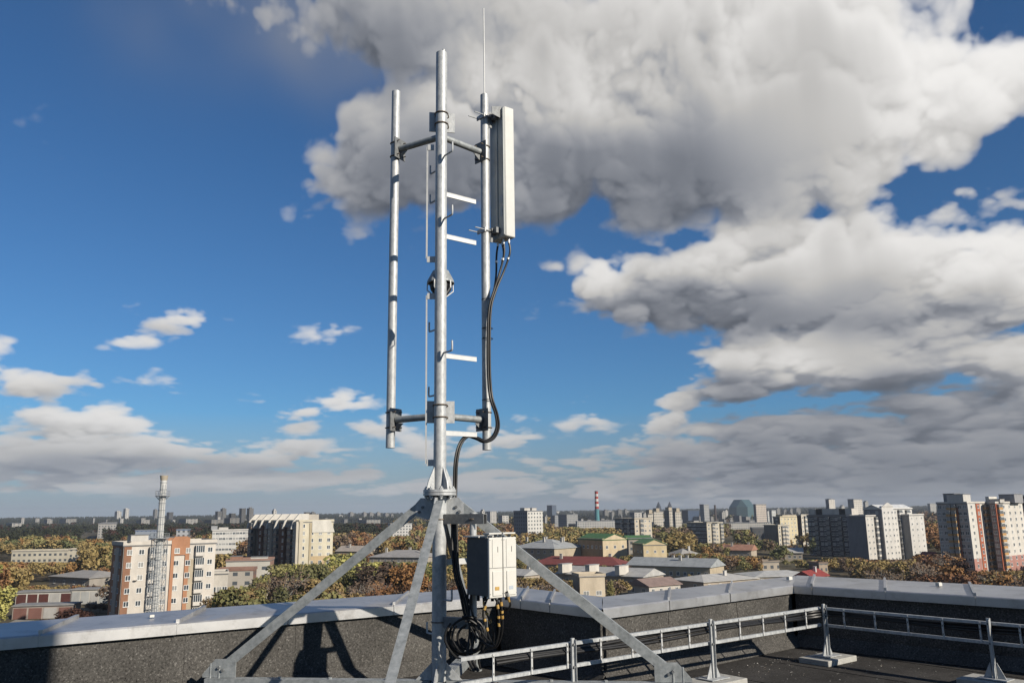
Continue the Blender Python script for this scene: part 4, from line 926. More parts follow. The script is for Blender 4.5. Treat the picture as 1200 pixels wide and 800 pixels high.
block('apartment_block', 'yellow lit block with small windows left of the long dark block', 905, 913, 936, 640, 606, 622, (.16, .15, .15), (.66, .57, .38), fl=7, wl=1, wr=6, ww=1.4, wh=1.3, roofs=((.5, .5, 9, 3, 1.6, BEI),))
block('apartment_block', 'lower cream block with balconies in front of the yellow block', 908, 910, 923, 560, 616, 636, (.22, .2, .18), (.62, .56, .44), fl=6, wr=4, ww=1.4, wh=1.4, br=(1, 2), balc=(.6, .54, .44), dep=11)
block('apartment_block', 'narrow white block with balconies against the long dark block', 933, 938, 946, 600, 604, 622, (.16, .1, .08), (.68, .62, .52), fl=7, wr=3, ww=1.5, wh=1.4, br=(1,), balc=(.62, .58, .5))
# --- long dark block and its white end
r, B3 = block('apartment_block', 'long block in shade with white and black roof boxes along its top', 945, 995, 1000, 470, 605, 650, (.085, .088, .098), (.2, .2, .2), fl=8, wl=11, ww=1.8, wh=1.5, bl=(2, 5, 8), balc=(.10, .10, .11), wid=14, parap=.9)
C, u, v, s, q, a, zt = B3
for k, f in enumerate((.06, .20, .32, .46, .60, .74, .9)):
    MB().obox(C + u * 5 + v * q * f + UP * (zt + 2.2), (u, v, UP), (3.4, 2.0, 2.2)).build('lift_room', plaster((.66, .62, .56) if k not in (1, 5) else (.03, .03, .03)), r, smooth=False)
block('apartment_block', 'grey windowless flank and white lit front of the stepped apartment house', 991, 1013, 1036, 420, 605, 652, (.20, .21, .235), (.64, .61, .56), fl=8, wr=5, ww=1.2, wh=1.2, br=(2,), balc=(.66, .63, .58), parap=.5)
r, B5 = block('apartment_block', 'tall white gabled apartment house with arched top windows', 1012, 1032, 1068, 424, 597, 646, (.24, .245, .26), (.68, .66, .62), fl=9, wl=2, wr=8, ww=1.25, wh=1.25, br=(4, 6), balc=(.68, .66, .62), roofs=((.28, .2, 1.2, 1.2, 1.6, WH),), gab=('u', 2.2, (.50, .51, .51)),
   pil=(('r', .0, .36, 0, 1.06, .5, (.68, .66, .62)), ('r', .62, .80, 0, .78, 1.1, (.66, .64, .60))))
C, u, v, s, q, a, zt = B5
MB().plate([C - v * .55 + UP * (zt * 1.06), C - v * .55 + u * s * .36 + UP * (zt * 1.06), C - v * .55 + u * s * .18 + UP * (zt * 1.06 + 2.1)], v, .6).build('gable_wall', plaster((.68, .66, .62)), r, smooth=False)
MB().plate([C - v * 1.3 + u * s * .61 + UP * (zt * .78), C - v * 1.3 + u * s * .81 + UP * (zt * .78), C + u * s * .81 + UP * (zt * .80 + 1.0), C + u * s * .61 + UP * (zt * .80 + 1.0)], v + UP, .12).build('bay_roof', mat_cache((.36, .12, .08)), r, smooth=False)
block('apartment_block', 'lower white wing right of the gabled apartment house', 1060, 1064, 1081, 430, 604, 642, (.3, .3, .3), (.66, .64, .60), fl=8, wr=3, ww=1.2, wh=1.2, dep=12)
# --- ten-storey block at the right edge
r, B4 = block('apartment_block', 'tall brown and white block with orange balconies at the right edge', 1098, 1133, 1165, 334, 590, 664, (.56, .49, .43), (.70, .66, .59), fl=11, wl=6, wr=4, ww=1.4, wh=1.35, bl=(2, 3), br=(2,), balc=(.52, .30, .12), glazed=True,
   pil=(('l', .30, .52, 0, .95, .5, (.26, .11, .07)), ('l', .52, 1.0, .06, .92, .9, (.52, .49, .46)), ('r', .0, .26, 0, 1.0, .3, (.70, .67, .61)), ('r', .30, .44, 0, 1.0, .2, (.42, .13, .07)), ('r', .70, 1.0, 0, 1.10, 1.4, (.72, .69, .62)), ('r', .0, .26, 0, .24, .33, (.46, .24, .20)), ('r', .70, 1.0, 0, .27, 1.45, (.46, .24, .20))),
   roofs=((.12, .35, 3.2, 3.2, 3.4, (.60, .58, .54)), (.3, .75, 2.6, 2.2, 3.8, (.30, .30, .31))))
r, B6 = block('apartment_block', 'white right wing of the tall block, with orange balconies and cut by the frame', 1160, 1166, 1198, 338, 590, 650, (.30, .24, .22), (.70, .66, .59), fl=11, wl=1, wr=5, ww=1.4, wh=1.35, br=(0,), balc=(.52, .30, .12),
   pil=(('r', .0, .07, 0, 1.0, .2, (.42, .13, .07)), ('r', .2, 1.0, 0, .26, .3, (.46, .24, .20))), roofs=((.2, .6, 2, 2, 1.5, WH), (.7, .5, 4, 3, 3.4, (.34, .34, .35))))
block('apartment_block', 'dark brown flank of a further block at the extreme right edge', 1195, 1206, 1240, 372, 582, 650, (.15, .11, .10), (.6, .56, .5), fl=10, wl=3, wr=4)
block('tower_block', 'pale box tower on the right skyline above the woods', 1087, 1090, 1097, 1900, 590, 600, (.30, .30, .29), (.42, .41, .38), far=True)
block('tower_block', 'white and blue slim tower behind the long dark block, left of a pair', 968, 972, 979, 1300, 585, 606, (.12, .15, .20), (.60, .57, .52), far=True, fac=(5, 3, .3, .3), roofs=((.5, .5, 3, 3, 1, WH),))
block('tower_block', 'white and blue broad tower behind the long dark block, right of a pair', 994, 1001, 1011, 1300, 585, 606, (.20, .23, .28), (.62, .58, .52), far=True, fac=(5, 3, .4, .3))
house('red_roof_house', 'little house with bright red roof beside the tall right block', 1076, 1089, 360, 356, 8, 5, 8.4, 640, (.5, .42, .36), (.22, .055, .048), False, 0, 3)
# low roofs in the middle
house('grey_roof_building', 'long grey roof with three white firewalls, right of the radio boxes', 664, 762, 322, 300, 15, 4.4, 7.0, 674, (.40, .34, .28), (.36, .355, .34), False, 0, 12, flo=1)
for k, (px, d, lab) in enumerate(((666, 316, 'leftmost white firewall on the long grey roof'), (697, 308, 'middle white firewall on the long grey roof'), (731, 302, 'right white firewall on the long grey roof'))):
    p = V(kx(px) * d, d, 0); dr = V(kx(762) * 300 - kx(664) * 322, -22, 0).normalized(); v_ = V(-dr.y, dr.x, 0)
    o = thing('firewall', lab, 'wall', (p.x, p.y, 5.6), 'white firewalls on the long grey roof')
    MB().obox((p.x - v_.x * 3, p.y - v_.y * 3, 6.6), (dr, v_, UP), (.9, 3.2, 1.5)).build('wall', plaster((.66, .62, .55)), o, smooth=False); MB().obox((p.x - v_.x * 3, p.y - v_.y * 3, 8.2), (dr, v_, UP), (1.05, 3.4, .1)).build('capping', mat_cache((.3, .3, .3)), o, smooth=False)
house('grey_roof_building', 'long blue grey roof with a beige end gable, behind the firewall roof', 742, 836, 346, 326, 14, 5.6, 8.6, 668, (.50, .42, .30), (.27, .285, .29), False, 1, 12, flo=1)
house('grey_roof_building', 'pale sheet roof low down with one white chimney', 800, 862, 292, 306, 16, 3.2, 5.0, 686, (.42, .36, .29), (.40, .39, .37), True, 1, 5, chc=(.66, .64, .60), flo=1)
house('grey_roof_building', 'pale flat pitched roof just above the coping right of the single chimney', 868, 940, 318, 322, 18, 2.8, 4.4, 676, (.40, .35, .28), (.40, .40, .385), True, 0, 6, flo=1)
house('grey_roof_building', 'dark roofed shed with white end wall above the coping bend', 744, 780, 276, 284, 10, 3.2, 5.4, 690, (.56, .52, .46), (.22, .16, .14), False, 0, 4, flo=1)
house('old_house', 'grey barn roof half hidden by trees beyond the yellow gabled house', 784, 812, 430, 436, 16, 4, 7.8, 645, (.34, .3, .26), (.30, .29, .27), True, 1, 4, flo=1)
block('cream_shed', 'small cream building with one dark window just above the coping corner', 674, 677, 706, 238, 676, 700, (.42, .36, .28), (.66, .56, .42), fl=1, wr=2, ww=1.6, wh=1.2, dep=8, th=10, roofc=(.3, .28, .26))
house('red_roof_house', 'dark red roof just above the coping at the roof corner', 934, 952, 300, 312, 7, 3.0, 5.4, 676, (.46, .40, .34), (.22, .04, .035), False, 1, 2, chc=(.66, .64, .6), flo=1)
block('ruin', 'small weathered brick store with pale patches behind the roof corner', 951, 954, 964, 330, 661, 676, (.22, .16, .12), (.42, .34, .26), far=True, dep=6, th=20, fac=(2.2, 2.4, .4, .5))
block('workshop', 'pale patched building among trees at the far end of the pale roofs', 884, 888, 908, 380, 659, 668, (.3, .25, .2), (.5, .44, .36), far=True, dep=9, th=10)
for xa, xb, da, db, wd, ev, rd, col, yb, lab in ((556, 592, 372, 366, 11, 4.4, 7.0, (.26, .20, .17), 668, 'brown pitched roof house just right of the mast pole under the radio boxes'), (590, 622, 330, 322, 10, 3.6, 5.8, (.33, .33, .32), 672, 'pale grey roof house left of the red roof, near the right strut'), (846, 880, 470, 462, 12, 5.0, 8.0, (.30, .16, .11), 648, 'rusty roof house among trees below the glass polyhedron'),
   (906, 936, 450, 446, 11, 4.2, 6.8, (.36, .35, .33), 652, 'pale roof house among trees in front of the yellow lit block'), (700, 742, 480, 474, 12, 5.5, 8.4, (.24, .25, .27), 646, 'slate grey roof house between the two green roofs and the red roof'), (402, 440, 520, 512, 13, 5, 8.2, (.33, .29, .25), 646, 'brown grey roof house seen just right of the left strut'), (780, 806, 372, 366, 9, 4.2, 6.6, (.40, .38, .35), 664, 'short pale roof house right of the yellow cream gabled house')):
    house('old_house', lab, xa, xb, da, db, wd, ev, rd, yb, (.46, .40, .32), col, False, 2, 5, flo=1)
# striped chimney
p = V(kx(699.5) * 1150, 1150, 0); zc = zpx(699.5, 575.5, 1150); sc = thing('striped_chimney', 'tall factory chimney striped red and white above a teal shaft', 'chimney', (p.x, p.y, 0))
zb_ = zpx(699.5, 596, 1150)
def rad(z): return 3.6 - 1.4 * z / zc
MB().cyl(p, p + UP * zb_, rad(0), rad(zb_), 20, False).build('shaft', plaster((.10, .27, .30)), sc)
for k in range(7):
    z_a, z_b = zb_ + (zc - zb_) * k / 7, zb_ + (zc - zb_) * (k + 1) / 7; MB().cyl(p + UP * (z_a + .01), p + UP * z_b, rad(z_a), rad(z_b), 20).build('stripe_band', plaster((.40, .06, .05) if k % 2 == 0 else (.66, .64, .6)), sc)
MB().cyl(p + UP * zc, p + UP * (zc + .5), rad(zc) + .25, n=20).build('rim', plaster((.2, .2, .2)), sc)

# --- far skyline: (left column, right column, distance, top row, label, lit colour)
SKY = [(134, 142, 3000, 599, 'white far block left of the lattice chimney, left of a pair', .55), (144, 151, 3000, 596, 'tall white far block left of the lattice chimney, right of a pair', .6), (179, 184.5, 3000, 597, 'grey far tower just left of the lattice chimney', .22), (195, 203, 2600, 600, 'dark far block just right of the lattice chimney', .08),
 (252, 260, 2300, 599, 'lower dark far block left of the stepped block', .13), (258, 265, 2350, 596, 'dark far tower with stepped top left of the dark pair', .16), (280, 288, 2100, 595.5, 'left of the dark pair of far towers', .10), (289, 297, 2100, 595.5, 'right of the dark pair of far towers', .17),
 (318.5, 324, 1600, 598, 'single white far tower above the stepped block', .62), (356, 363, 2200, 600, 'left dark far block above the stepped block end', .12), (363, 370, 2200, 600.5, 'right dark far block above the stepped block end', .17), (360, 370, 1900, 604, 'grey far block under the dark pair above the stepped block end', .24), (394, 404, 3200, 604, 'long pale far block left of the left strut', .5), (408, 415, 2800, 600.5, 'grey far block just before the left strut', .26),
 (424, 430, 2900, 600.5, 'grey far block right after the left strut, first of five', .26), (431, 438, 2900, 600.8, 'grey far block right after the left strut, second of five', .24), (440, 446, 2900, 600.5, 'grey far block right after the left strut, third of five', .28), (449, 456, 2900, 601.5, 'grey far block right after the left strut, fourth of five', .22), (457, 461, 2900, 602.5, 'grey far block right after the left strut, fifth of five', .25),
 (268, 276, 1700, 601.5, 'red brown far block between the two dark far towers', .07), (263, 281, 1500, 607, 'grey slab under the dark far towers', .2), (240, 262, 1600, 609, 'long grey slab left of the red brown far block', .24),
 (563, 568, 1500, 598.5, 'narrow white tower above the bracket arm', .5), (570, 582, 2000, 599, 'white far blocks row above the radio boxes', .5), (584, 596, 1500, 604, 'cream low block left of the twin tower', .55),
 (637, 641, 1500, 605, 'cream low tower right of the twin tower', .4), (668, 676, 2500, 602, 'grey far tower left of the striped chimney', .25), (706, 713, 2200, 598, 'grey far tower right of the striped chimney, nearest of three', .2), (715, 720, 2400, 600, 'grey far tower right of the striped chimney, middle of three', .24), (722, 729, 2400, 597.5, 'grey far tower right of the striped chimney, last of three', .18),
 (731, 735, 2600, 597, 'pointed grey far tower left of the beige towers', .2), (738, 752, 1300, 600.5, 'cream broad tower above the five storey block', .48), (752, 757, 1500, 602, 'small cream tower beside the first beige tower', .45), (843, 850, 1700, 600, 'grey far tower left of the glass polyhedron, near the brown chimney', .34), (847, 853, 1900, 598.5, 'white curved far tower touching the glass polyhedron', .48),
 (908, 914, 2300, 596, 'grey far tower right of the white rounded tower', .24), (916, 922, 2500, 597.5, 'grey far tower above the yellow block, left', .2), (924, 929, 2500, 596.5, 'grey far tower above the yellow block, middle', .24), (930, 938, 2500, 595.5, 'grey far tower above the yellow block, right', .2), (947, 958, 2100, 596, 'dark teal far hall behind the long dark block', .09), (984, 990, 2000, 593, 'small pale far block between the white and blue towers', .4), (1012, 1018, 1900, 588, 'grey white far tower right of the white and blue pair', .36),
 (8, 26, 1500, 613, 'long pale far slab at the left edge', .4), (32, 48, 1350, 618, 'white far house in the dark woods at the left', .55), (36, 42, 1250, 624, 'tiny white far house just below another in the dark woods', .5), (52, 62, 2000, 609, 'pale far slab beyond the dark woods, left of centre', .33), (70, 90, 2200, 608, 'long grey far slab beyond the dark woods', .28), (160, 176, 1800, 609, 'pale far slab left of the lattice chimney top', .33), (210, 232, 1700, 608, 'pale far slab right of the lattice chimney top', .36), (376, 392, 1700, 608, 'pale far slab right of the stepped block', .36), (420, 446, 1700, 609, 'pale far slab seen through the left strut', .3)]
for k, (x0, x1, d, yt, lab, l) in enumerate(SKY):
    xc = x0 + (x1 - x0) * .38; c = (l * 1.0, l * .96, l * .89); cs_ = tuple(x * .55 for x in (l * .92, l * .98, l * 1.05))  # cooler, darker copy for the left face: shade put into the colour
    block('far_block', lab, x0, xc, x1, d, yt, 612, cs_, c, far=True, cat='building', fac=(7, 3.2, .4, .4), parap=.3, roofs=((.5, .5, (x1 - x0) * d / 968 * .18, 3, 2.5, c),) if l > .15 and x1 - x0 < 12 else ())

ORD = ['first', 'second', 'third', 'fourth', 'fifth', 'sixth', 'seventh', 'eighth', 'ninth', 'tenth', 'eleventh', 'twelfth', 'thirteenth', 'fourteenth', 'fifteenth', 'sixteenth', 'seventeenth', 'eighteenth', 'nineteenth', 'twentieth', 'twenty-first', 'twenty-second', 'twenty-third', 'twenty-fourth', 'twenty-fifth', 'twenty-sixth', 'twenty-seventh', 'twenty-eighth', 'twenty-ninth', 'thirtieth']
rg_ = np.random.default_rng(44)
for row, (d0, xa, xb, n_, ya, yb_, txt) in enumerate(((3300, 604, 1050, 30, 597, 602.5, 'distant grey block from left in the farthest line right of the radio boxes'), (1750, 640, 905, 24, 604, 609.5, 'pale slab from left in the middle line behind the chimney and towers'), (1250, 560, 930, 18, 610, 614.5, 'low pale roof block from left among far trees right of the mast'), (2300, 10, 430, 20, 605.5, 609, 'small pale slab from left in the dark belt at the left horizon'))):
    for k in range(n_):
        xc = xa + (xb - xa) * (k + rg_.uniform(.15, .85)) / n_; w_ = rg_.uniform(3, 8) if row != 2 else rg_.uniform(7, 15); l = rg_.uniform(.2, .55); d = d0 * rg_.uniform(.93, 1.08)
        yt = rg_.uniform(ya, yb_) - (xc - 800) * .006 if row < 3 else rg_.uniform(ya, yb_)
        block('far_block', f'{ORD[k]} {txt}', xc - w_ * .35, xc, xc + w_ * .65, d, yt, 612, tuple(x * .55 * l for x in (.95, 1.0, 1.06)), (l, l * .96, l * .9), far=True, fac=(6, 3.2, .4, .4), parap=.3, dep=14)  # left face colour darkened and cooled to carry its shade
# ------------------------------------------------------------------ ground with a gentle rise far out
def rise(r_): t_ = min(1, max(0, (r_ - 1900) / 2600)); return 15 * t_ * t_ * (3 - 2 * t_)
gm = MB(); rs = [0, 60, 150, 300, 600, 1000, 1500, 1900, 2200, 2600, 3000, 3600, 4500, 6500]; na = 48
for i, r_ in enumerate(rs):
    for k in range(na): t_ = 2 * math.pi * k / na; gm.v.append((r_ * math.cos(t_) + 1e-4 * k, r_ * math.sin(t_), rise(r_)))
for i in range(len(rs) - 1):
    for k in range(na): j = (k + 1) % na; gm.f.append([i * na + k, (i + 1) * na + k, (i + 1) * na + j, i * na + j]); gm.m.append(0)
tag(gm.build('ground', noise_mat('autumn_ground', [(.3, (.035, .038, .018)), (.5, (.075, .062, .035)), (.7, (.13, .10, .06))], .02, 9, .95)), kind='structure')

# ------------------------------------------------------------------ trees
def crown_arrays(rng, n, lobes, size):
    """n leaf tufts (quads) spread through the lobes of a crown, unit height 1"""
    cen = np.zeros((n, 3)); out = np.zeros((n, 3)); w_ = np.array([l[3] ** 2 for l in lobes]); pick = rng.choice(len(lobes), n, p=w_ / w_.sum())
    d = rng.standard_normal((n, 3)); d /= np.linalg.norm(d, axis=1)[:, None]
    rr = rng.random(n) ** .38
    L_ = np.array(lobes)[pick]; cen = L_[:, :3] + d * (rr * L_[:, 3])[:, None] * np.stack([np.ones(n), np.ones(n), L_[:, 4]], 1); out = d
    nrm = out * .8 + rng.standard_normal((n, 3)) * .7 + np.array((0, 0, .25)); nrm /= np.linalg.norm(nrm, axis=1)[:, None]
    a = np.cross(nrm, rng.standard_normal((n, 3))); a /= np.linalg.norm(a, axis=1)[:, None]; b = np.cross(nrm, a)
    s = size * (.55 + .9 * rng.random(n))[:, None]; q = np.empty((n, 4, 3))
    q[:, 0] = cen - a * s - b * s * .6; q[:, 1] = cen + a * s * .9 - b * s * .7; q[:, 2] = cen + a * s * .8 + b * s * .75; q[:, 3] = cen - a * s * .7 + b * s * .6
    return q.reshape(-1, 3)
def quads_mesh(name, v_, mats, midx=None):
    n = len(v_) // 4; me = bpy.data.meshes.new(name); me.vertices.add(len(v_)); me.vertices.foreach_set('co', np.ascontiguousarray(v_, np.float32).ravel())
    me.loops.add(n * 4); me.loops.foreach_set('vertex_index', np.arange(n * 4, dtype=np.int32)); me.polygons.add(n)
    me.polygons.foreach_set('loop_start', np.arange(0, n * 4, 4, dtype=np.int32))
    for m in mats: me.materials.append(m)
    if midx is not None: me.polygons.foreach_set('material_index', midx.astype(np.int32))
    me.update(); me.validate(); return me
def trunk_mesh(rng, lobes, h, mat_, limbs):
    m = MB(); m.cyl((0, 0, 0), (.01 * h, 0, h * .45), .022 * h, .014 * h, 7, False); m.cyl((.01 * h, 0, h * .45), (0, .01 * h, h * .86), .014 * h, .003 * h, 6, False)
    for l in lobes:
        z = max(.15, l[2] - .22); p0 = V(0, 0, z * h); p1 = V(l[0], l[1], l[2]) * h
        m.cyl(p0, p0.lerp(p1, .55) + V(0, 0, .01 * h), .009 * h, .005 * h, 5, False); m.cyl(p0.lerp(p1, .55) + V(0, 0, .01 * h), p1, .005 * h, .002 * h, 5, False)
        for k in range(limbs):
            d = V(*rng.standard_normal(3)).normalized(); d.z = abs(d.z); m.cyl(p0.lerp(p1, .4 + .5 * rng.random()), p1 + d * l[3] * h * 1.05, .003 * h, .0008 * h, 4, False)
    o = m.build('trunk', mat_); me = o.data; bpy.data.objects.remove(o); return me
H = 10.0
SHAPES = []
for sh in range(6):
    rng = np.random.default_rng(100 + sh); lobes = []
    if sh in (0, 1, 2):      # broad, several lobes
        for k in range(11):
            t_ = k * 2.4 + rng.random(); r_ = .10 + .17 * rng.random(); z = .42 + .46 * rng.random(); r_ *= 1.25 - abs(z - .55)
            lobes.append((r_ * math.cos(t_), r_ * math.sin(t_), z, .11 + .07 * rng.random(), .85 + .3 * rng.random()))
        n, size, lim = 2300, .021, 2
    elif sh == 3:            # tall and narrow, birch-like
        for k in range(10):
            t_ = k * 2.4; z = .36 + .058 * k; r_ = .10 * (1.15 - z) + .02; lobes.append((r_ * math.cos(t_), r_ * math.sin(t_), z, .075 + .05 * (1.1 - z), 1.5))
        n, size, lim = 1500, .017, 3
    elif sh == 4:            # thin, half bare
        for k in range(10):
            t_ = k * 2.4 + rng.random(); r_ = .08 + .16 * rng.random(); z = .45 + .45 * rng.random(); lobes.append((r_ * math.cos(t_), r_ * math.sin(t_), z, .10 + .06 * rng.random(), 1.2))
        n, size, lim = 750, .015, 9
    else:                    # low thicket
        for k in range(9):
            t_ = k * 2.4 + rng.random(); r_ = .10 + .26 * rng.random(); z = .30 + .38 * rng.random(); lobes.append((r_ * math.cos(t_), r_ * math.sin(t_), z, .14 + .07 * rng.random(), .9))
        n, size, lim = 2000, .022, 4
    SHAPES.append((lobes, crown_arrays(rng, n, lobes, size) * H, n, lim))
CROWN, TRUNK = {}, {}
def tree_mesh(kind, sh):
    if (kind, sh) not in CROWN:
        CROWN[(kind, sh)] = quads_mesh('crown', SHAPES[sh][1], [LEAF[kind]])
    tk = (sh, sh in (3, 4))
    if tk not in TRUNK: TRUNK[tk] = trunk_mesh(np.random.default_rng(sh), SHAPES[sh][0], H, M['birch'] if tk[1] else M['bark'], SHAPES[sh][3])
    return CROWN[(kind, sh)], TRUNK[tk]
ZONES = [   # picture columns, distances, mixture of kinds
 (-200, 26, 100, 270, ('lime',)), (-200, 130, 270, 420, ('orange', 'rust', 'ochre', 'ochre', 'ochre')), (-200, 145, 100, 300, ('maroon', 'maroon', 'brown')), (-200, 150, 420, 2000, ('ochre', 'olive', 'ochre', 'green', 'orange')),
 (26, 145, 100, 270, ('maroon', 'brown')), (145, 285, 100, 400, ('ochre', 'olive', 'brown', 'ochre')), (255, 300, 400, 900, ('orange', 'rust', 'ochre')), (285, 430, 100, 236, ('brown', 'ochre', 'olive', 'ochre')), (270, 400, 225, 340, ('olive', 'lime', 'olive', 'olive', 'ochre')), (330, 520, 236, 400, ('green', 'olive', 'olive', 'lime')), (400, 540, 100, 236, ('rust', 'brown', 'rust', 'orange')),
 (380, 620, 400, 2500, ('rust', 'ochre', 'orange', 'ochre', 'brown', 'olive')), (520, 690, 236, 400, ('ochre', 'olive', 'ochre', 'olive')), (540, 760, 100, 260, ('ochre', 'ochre', 'brown', 'olive')), (620, 800, 380, 2500, ('brown', 'olive', 'olive', 'ochre', 'ochre')), (760, 900, 100, 330, ('ochre', 'brown', 'rust', 'brown')), (800, 960, 300, 900, ('olive', 'ochre', 'green', 'olive', 'orange', 'brown')), (900, 1040, 100, 400, ('ochre', 'ochre', 'brown', 'brown', 'rust')), (1030, 1130, 100, 420, ('rust', 'orange', 'brown', 'rust', 'maroon')), (1130, 1500, 100, 330, ('ochre', 'brown', 'orange', 'ochre')), (1040, 1500, 330, 2500, ('rust', 'orange', 'brown', 'olive')), (-400, 1600, 0, 9000, ('ochre', 'brown', 'olive', 'rust'))]
def kind_at(px, d, rng):
    for x0, x1, d0, d1, ks in ZONES:
        if x0 <= px < x1 and d0 <= d < d1: return ks[rng.integers(len(ks))]
def clear_height(x, y, rad_, px, want):
    """tallest crown at this place that leaves in view what the photograph shows behind it; 0 inside a building"""
    h = want; dpx = rad_ / y * 968
    for c, u, v, hu, hv, p0, p1, d, yb in FOOT:
        dx, dy = x - c.x, y - c.y
        if abs(dx * u.x + dy * u.y) < hu + rad_ * .7 and abs(dx * v.x + dy * v.y) < hv + rad_ * .7: return 0
        if y < d + 2 and p0 - dpx * .7 < px < p1 + dpx * .7: h = min(h, E - (yb - hor(px)) / 968 * y)
    return h
KEEP = [(26, 134, 205, 716)]      # open yard in front of the garages
rng = np.random.default_rng(5)
cand = []
for y in np.arange(120, 460, 4.6):
    for x in np.arange(-.76 * y, .76 * y, 6.4):
        X, Y = x + rng.uniform(-2.4, 2.4), y + rng.uniform(-1.8, 1.8); px = 600 + 968 * X / Y * .979
        if not -60 < px < 1260: continue
        cand.append((Y, X, px))
cand.sort()
taken = []; gridt = {}
trees = []
par_y = [(0, 729), (200, 716), (400, 702), (505, 694), (583, 690), (700, 700), (780, 690), (917, 672), (1000, 672), (1100, 676), (1200, 684)]
def parapet_row(px): return float(np.interp(px, [a for a, b in par_y], [b for a, b in par_y]))
cand = [(200., kx(3) * 200, 3), (214., kx(-14) * 214, -14), (250., kx(330) * 250, 330), (258., kx(375) * 258, 375), (246., kx(300) * 246, 300), (262., kx(430) * 262, 430), (255., kx(470) * 255, 470), (268., kx(402) * 268, 402)] + cand
for Y, X, px in cand:
    want = 14.0 * rng.uniform(.70, 1.2)
    if Y < 250 and 400 < px < 1150: want *= .82
    if 280 < px < 500 and 222 < Y < 360: want *= 1.25
    low = rng.random() < .3
    if low: want *= .6
    first = cand.index((Y, X, px)) < 8 if len(taken) < 9 else False
    if first: want, low = 13.2 if px > 100 else 11.8, False
    hgt = clear_height(X, Y, want * .30, px, want) if not (first and px < 26) else want
    if hgt < 3.2: continue
    ytop = hor(px) + 968 * (E - hgt) / Y
    if ytop > parapet_row(px) - 3: continue           # wholly behind the parapet
    mind = 2.7 + .27 * hgt
    if any((X - a) ** 2 + (Y - b) ** 2 < mind ** 2 for a, b in taken[:8] + taken[-260:]): continue
    taken.append((X, Y)); trees.append((X, Y, px, hgt, low))
trees.sort(key=lambda t: t[1]); IND = trees[:300]; REST = trees[300:]
WORD = {'rust': 'rust brown', 'orange': 'bright orange', 'ochre': 'ochre yellow', 'olive': 'olive', 'green': 'dark green', 'lime': 'yellow green', 'brown': 'brown bare', 'maroon': 'dark red'}
LAND = [(0, 'the garage rows'), (95, 'the whitewashed garage'), (135, 'the white and orange block'), (255, 'the low workshops'), (300, 'the stepped block'), (391, 'the left strut'), (446, 'the grey hip roofed house'), (506, 'the mast pole'), (560, 'the radio boxes'), (605, 'the cream old house'), (664, 'the firewall roof'), (742, 'the yellow gabled house'), (800, 'the pale sheet roof'), (865, 'the flat pale roofs'), (945, 'the long dark block'), (1012, 'the white gabled block'), (1085, 'the brown and white block'), (1165, 'the right frame edge')]
recs = []
for X, Y, px, hgt, low in IND:
    k = kind_at(px, Y, rng); sh = 5 if low else int(rng.choice([0, 1, 2, 3, 4, 4] if k in ('ochre', 'brown', 'rust') else [0, 1, 2, 0, 1, 3]))
    if k == 'brown' and rng.random() < .6: sh = 4 if not low else 5
    land = [n for x0, n in LAND if x0 <= px] or [LAND[0][1]]; dist = 'low by the parapet' if Y < 215 else ('at middle depth' if Y < 262 else 'farther back')
    recs.append([X, Y, px, hgt, k, sh, (WORD[k], 'bush' if low else 'tree', dist, land[-1])])
groups = {}
for r_ in recs: groups.setdefault(r_[6], []).append(r_)
ORD = ['first', 'second', 'third', 'fourth', 'fifth', 'sixth', 'seventh', 'eighth', 'ninth', 'tenth', 'eleventh', 'twelfth', 'thirteenth', 'fourteenth', 'fifteenth', 'sixteenth', 'seventeenth', 'eighteenth', 'nineteenth', 'twentieth', 'twenty-first', 'twenty-second', 'twenty-third', 'twenty-fourth', 'twenty-fifth', 'twenty-sixth', 'twenty-seventh']
for key, ls in groups.items():
    ls.sort(key=lambda r_: r_[2]); c, nn, dist, land = key
    for i, (X, Y, px, hgt, k, sh, _) in enumerate(ls):
        lab = f'{c} {nn} {dist} near {land}' if len(ls) == 1 else f'{ORD[i]} {c} {nn} from left {dist} near {land}'
        t_ = thing('bush' if nn == 'bush' else 'tree', lab, nn, (X, Y, 0), 'autumn trees below the roof')
        cm, tm = tree_mesh(k, sh); s = hgt / H; rz = rng.uniform(0, 6.28); wsc = rng.uniform(.95, 1.3) * (1.25 if nn == 'bush' else 1)
        for nm, me in (('crown', cm), ('trunk', tm)):
            o = bpy.data.objects.new(nm, me); COL.objects.link(o); o.parent = t_; o.rotation_euler = (0, 0, rz); o.scale = (s * wsc, s * wsc, s)
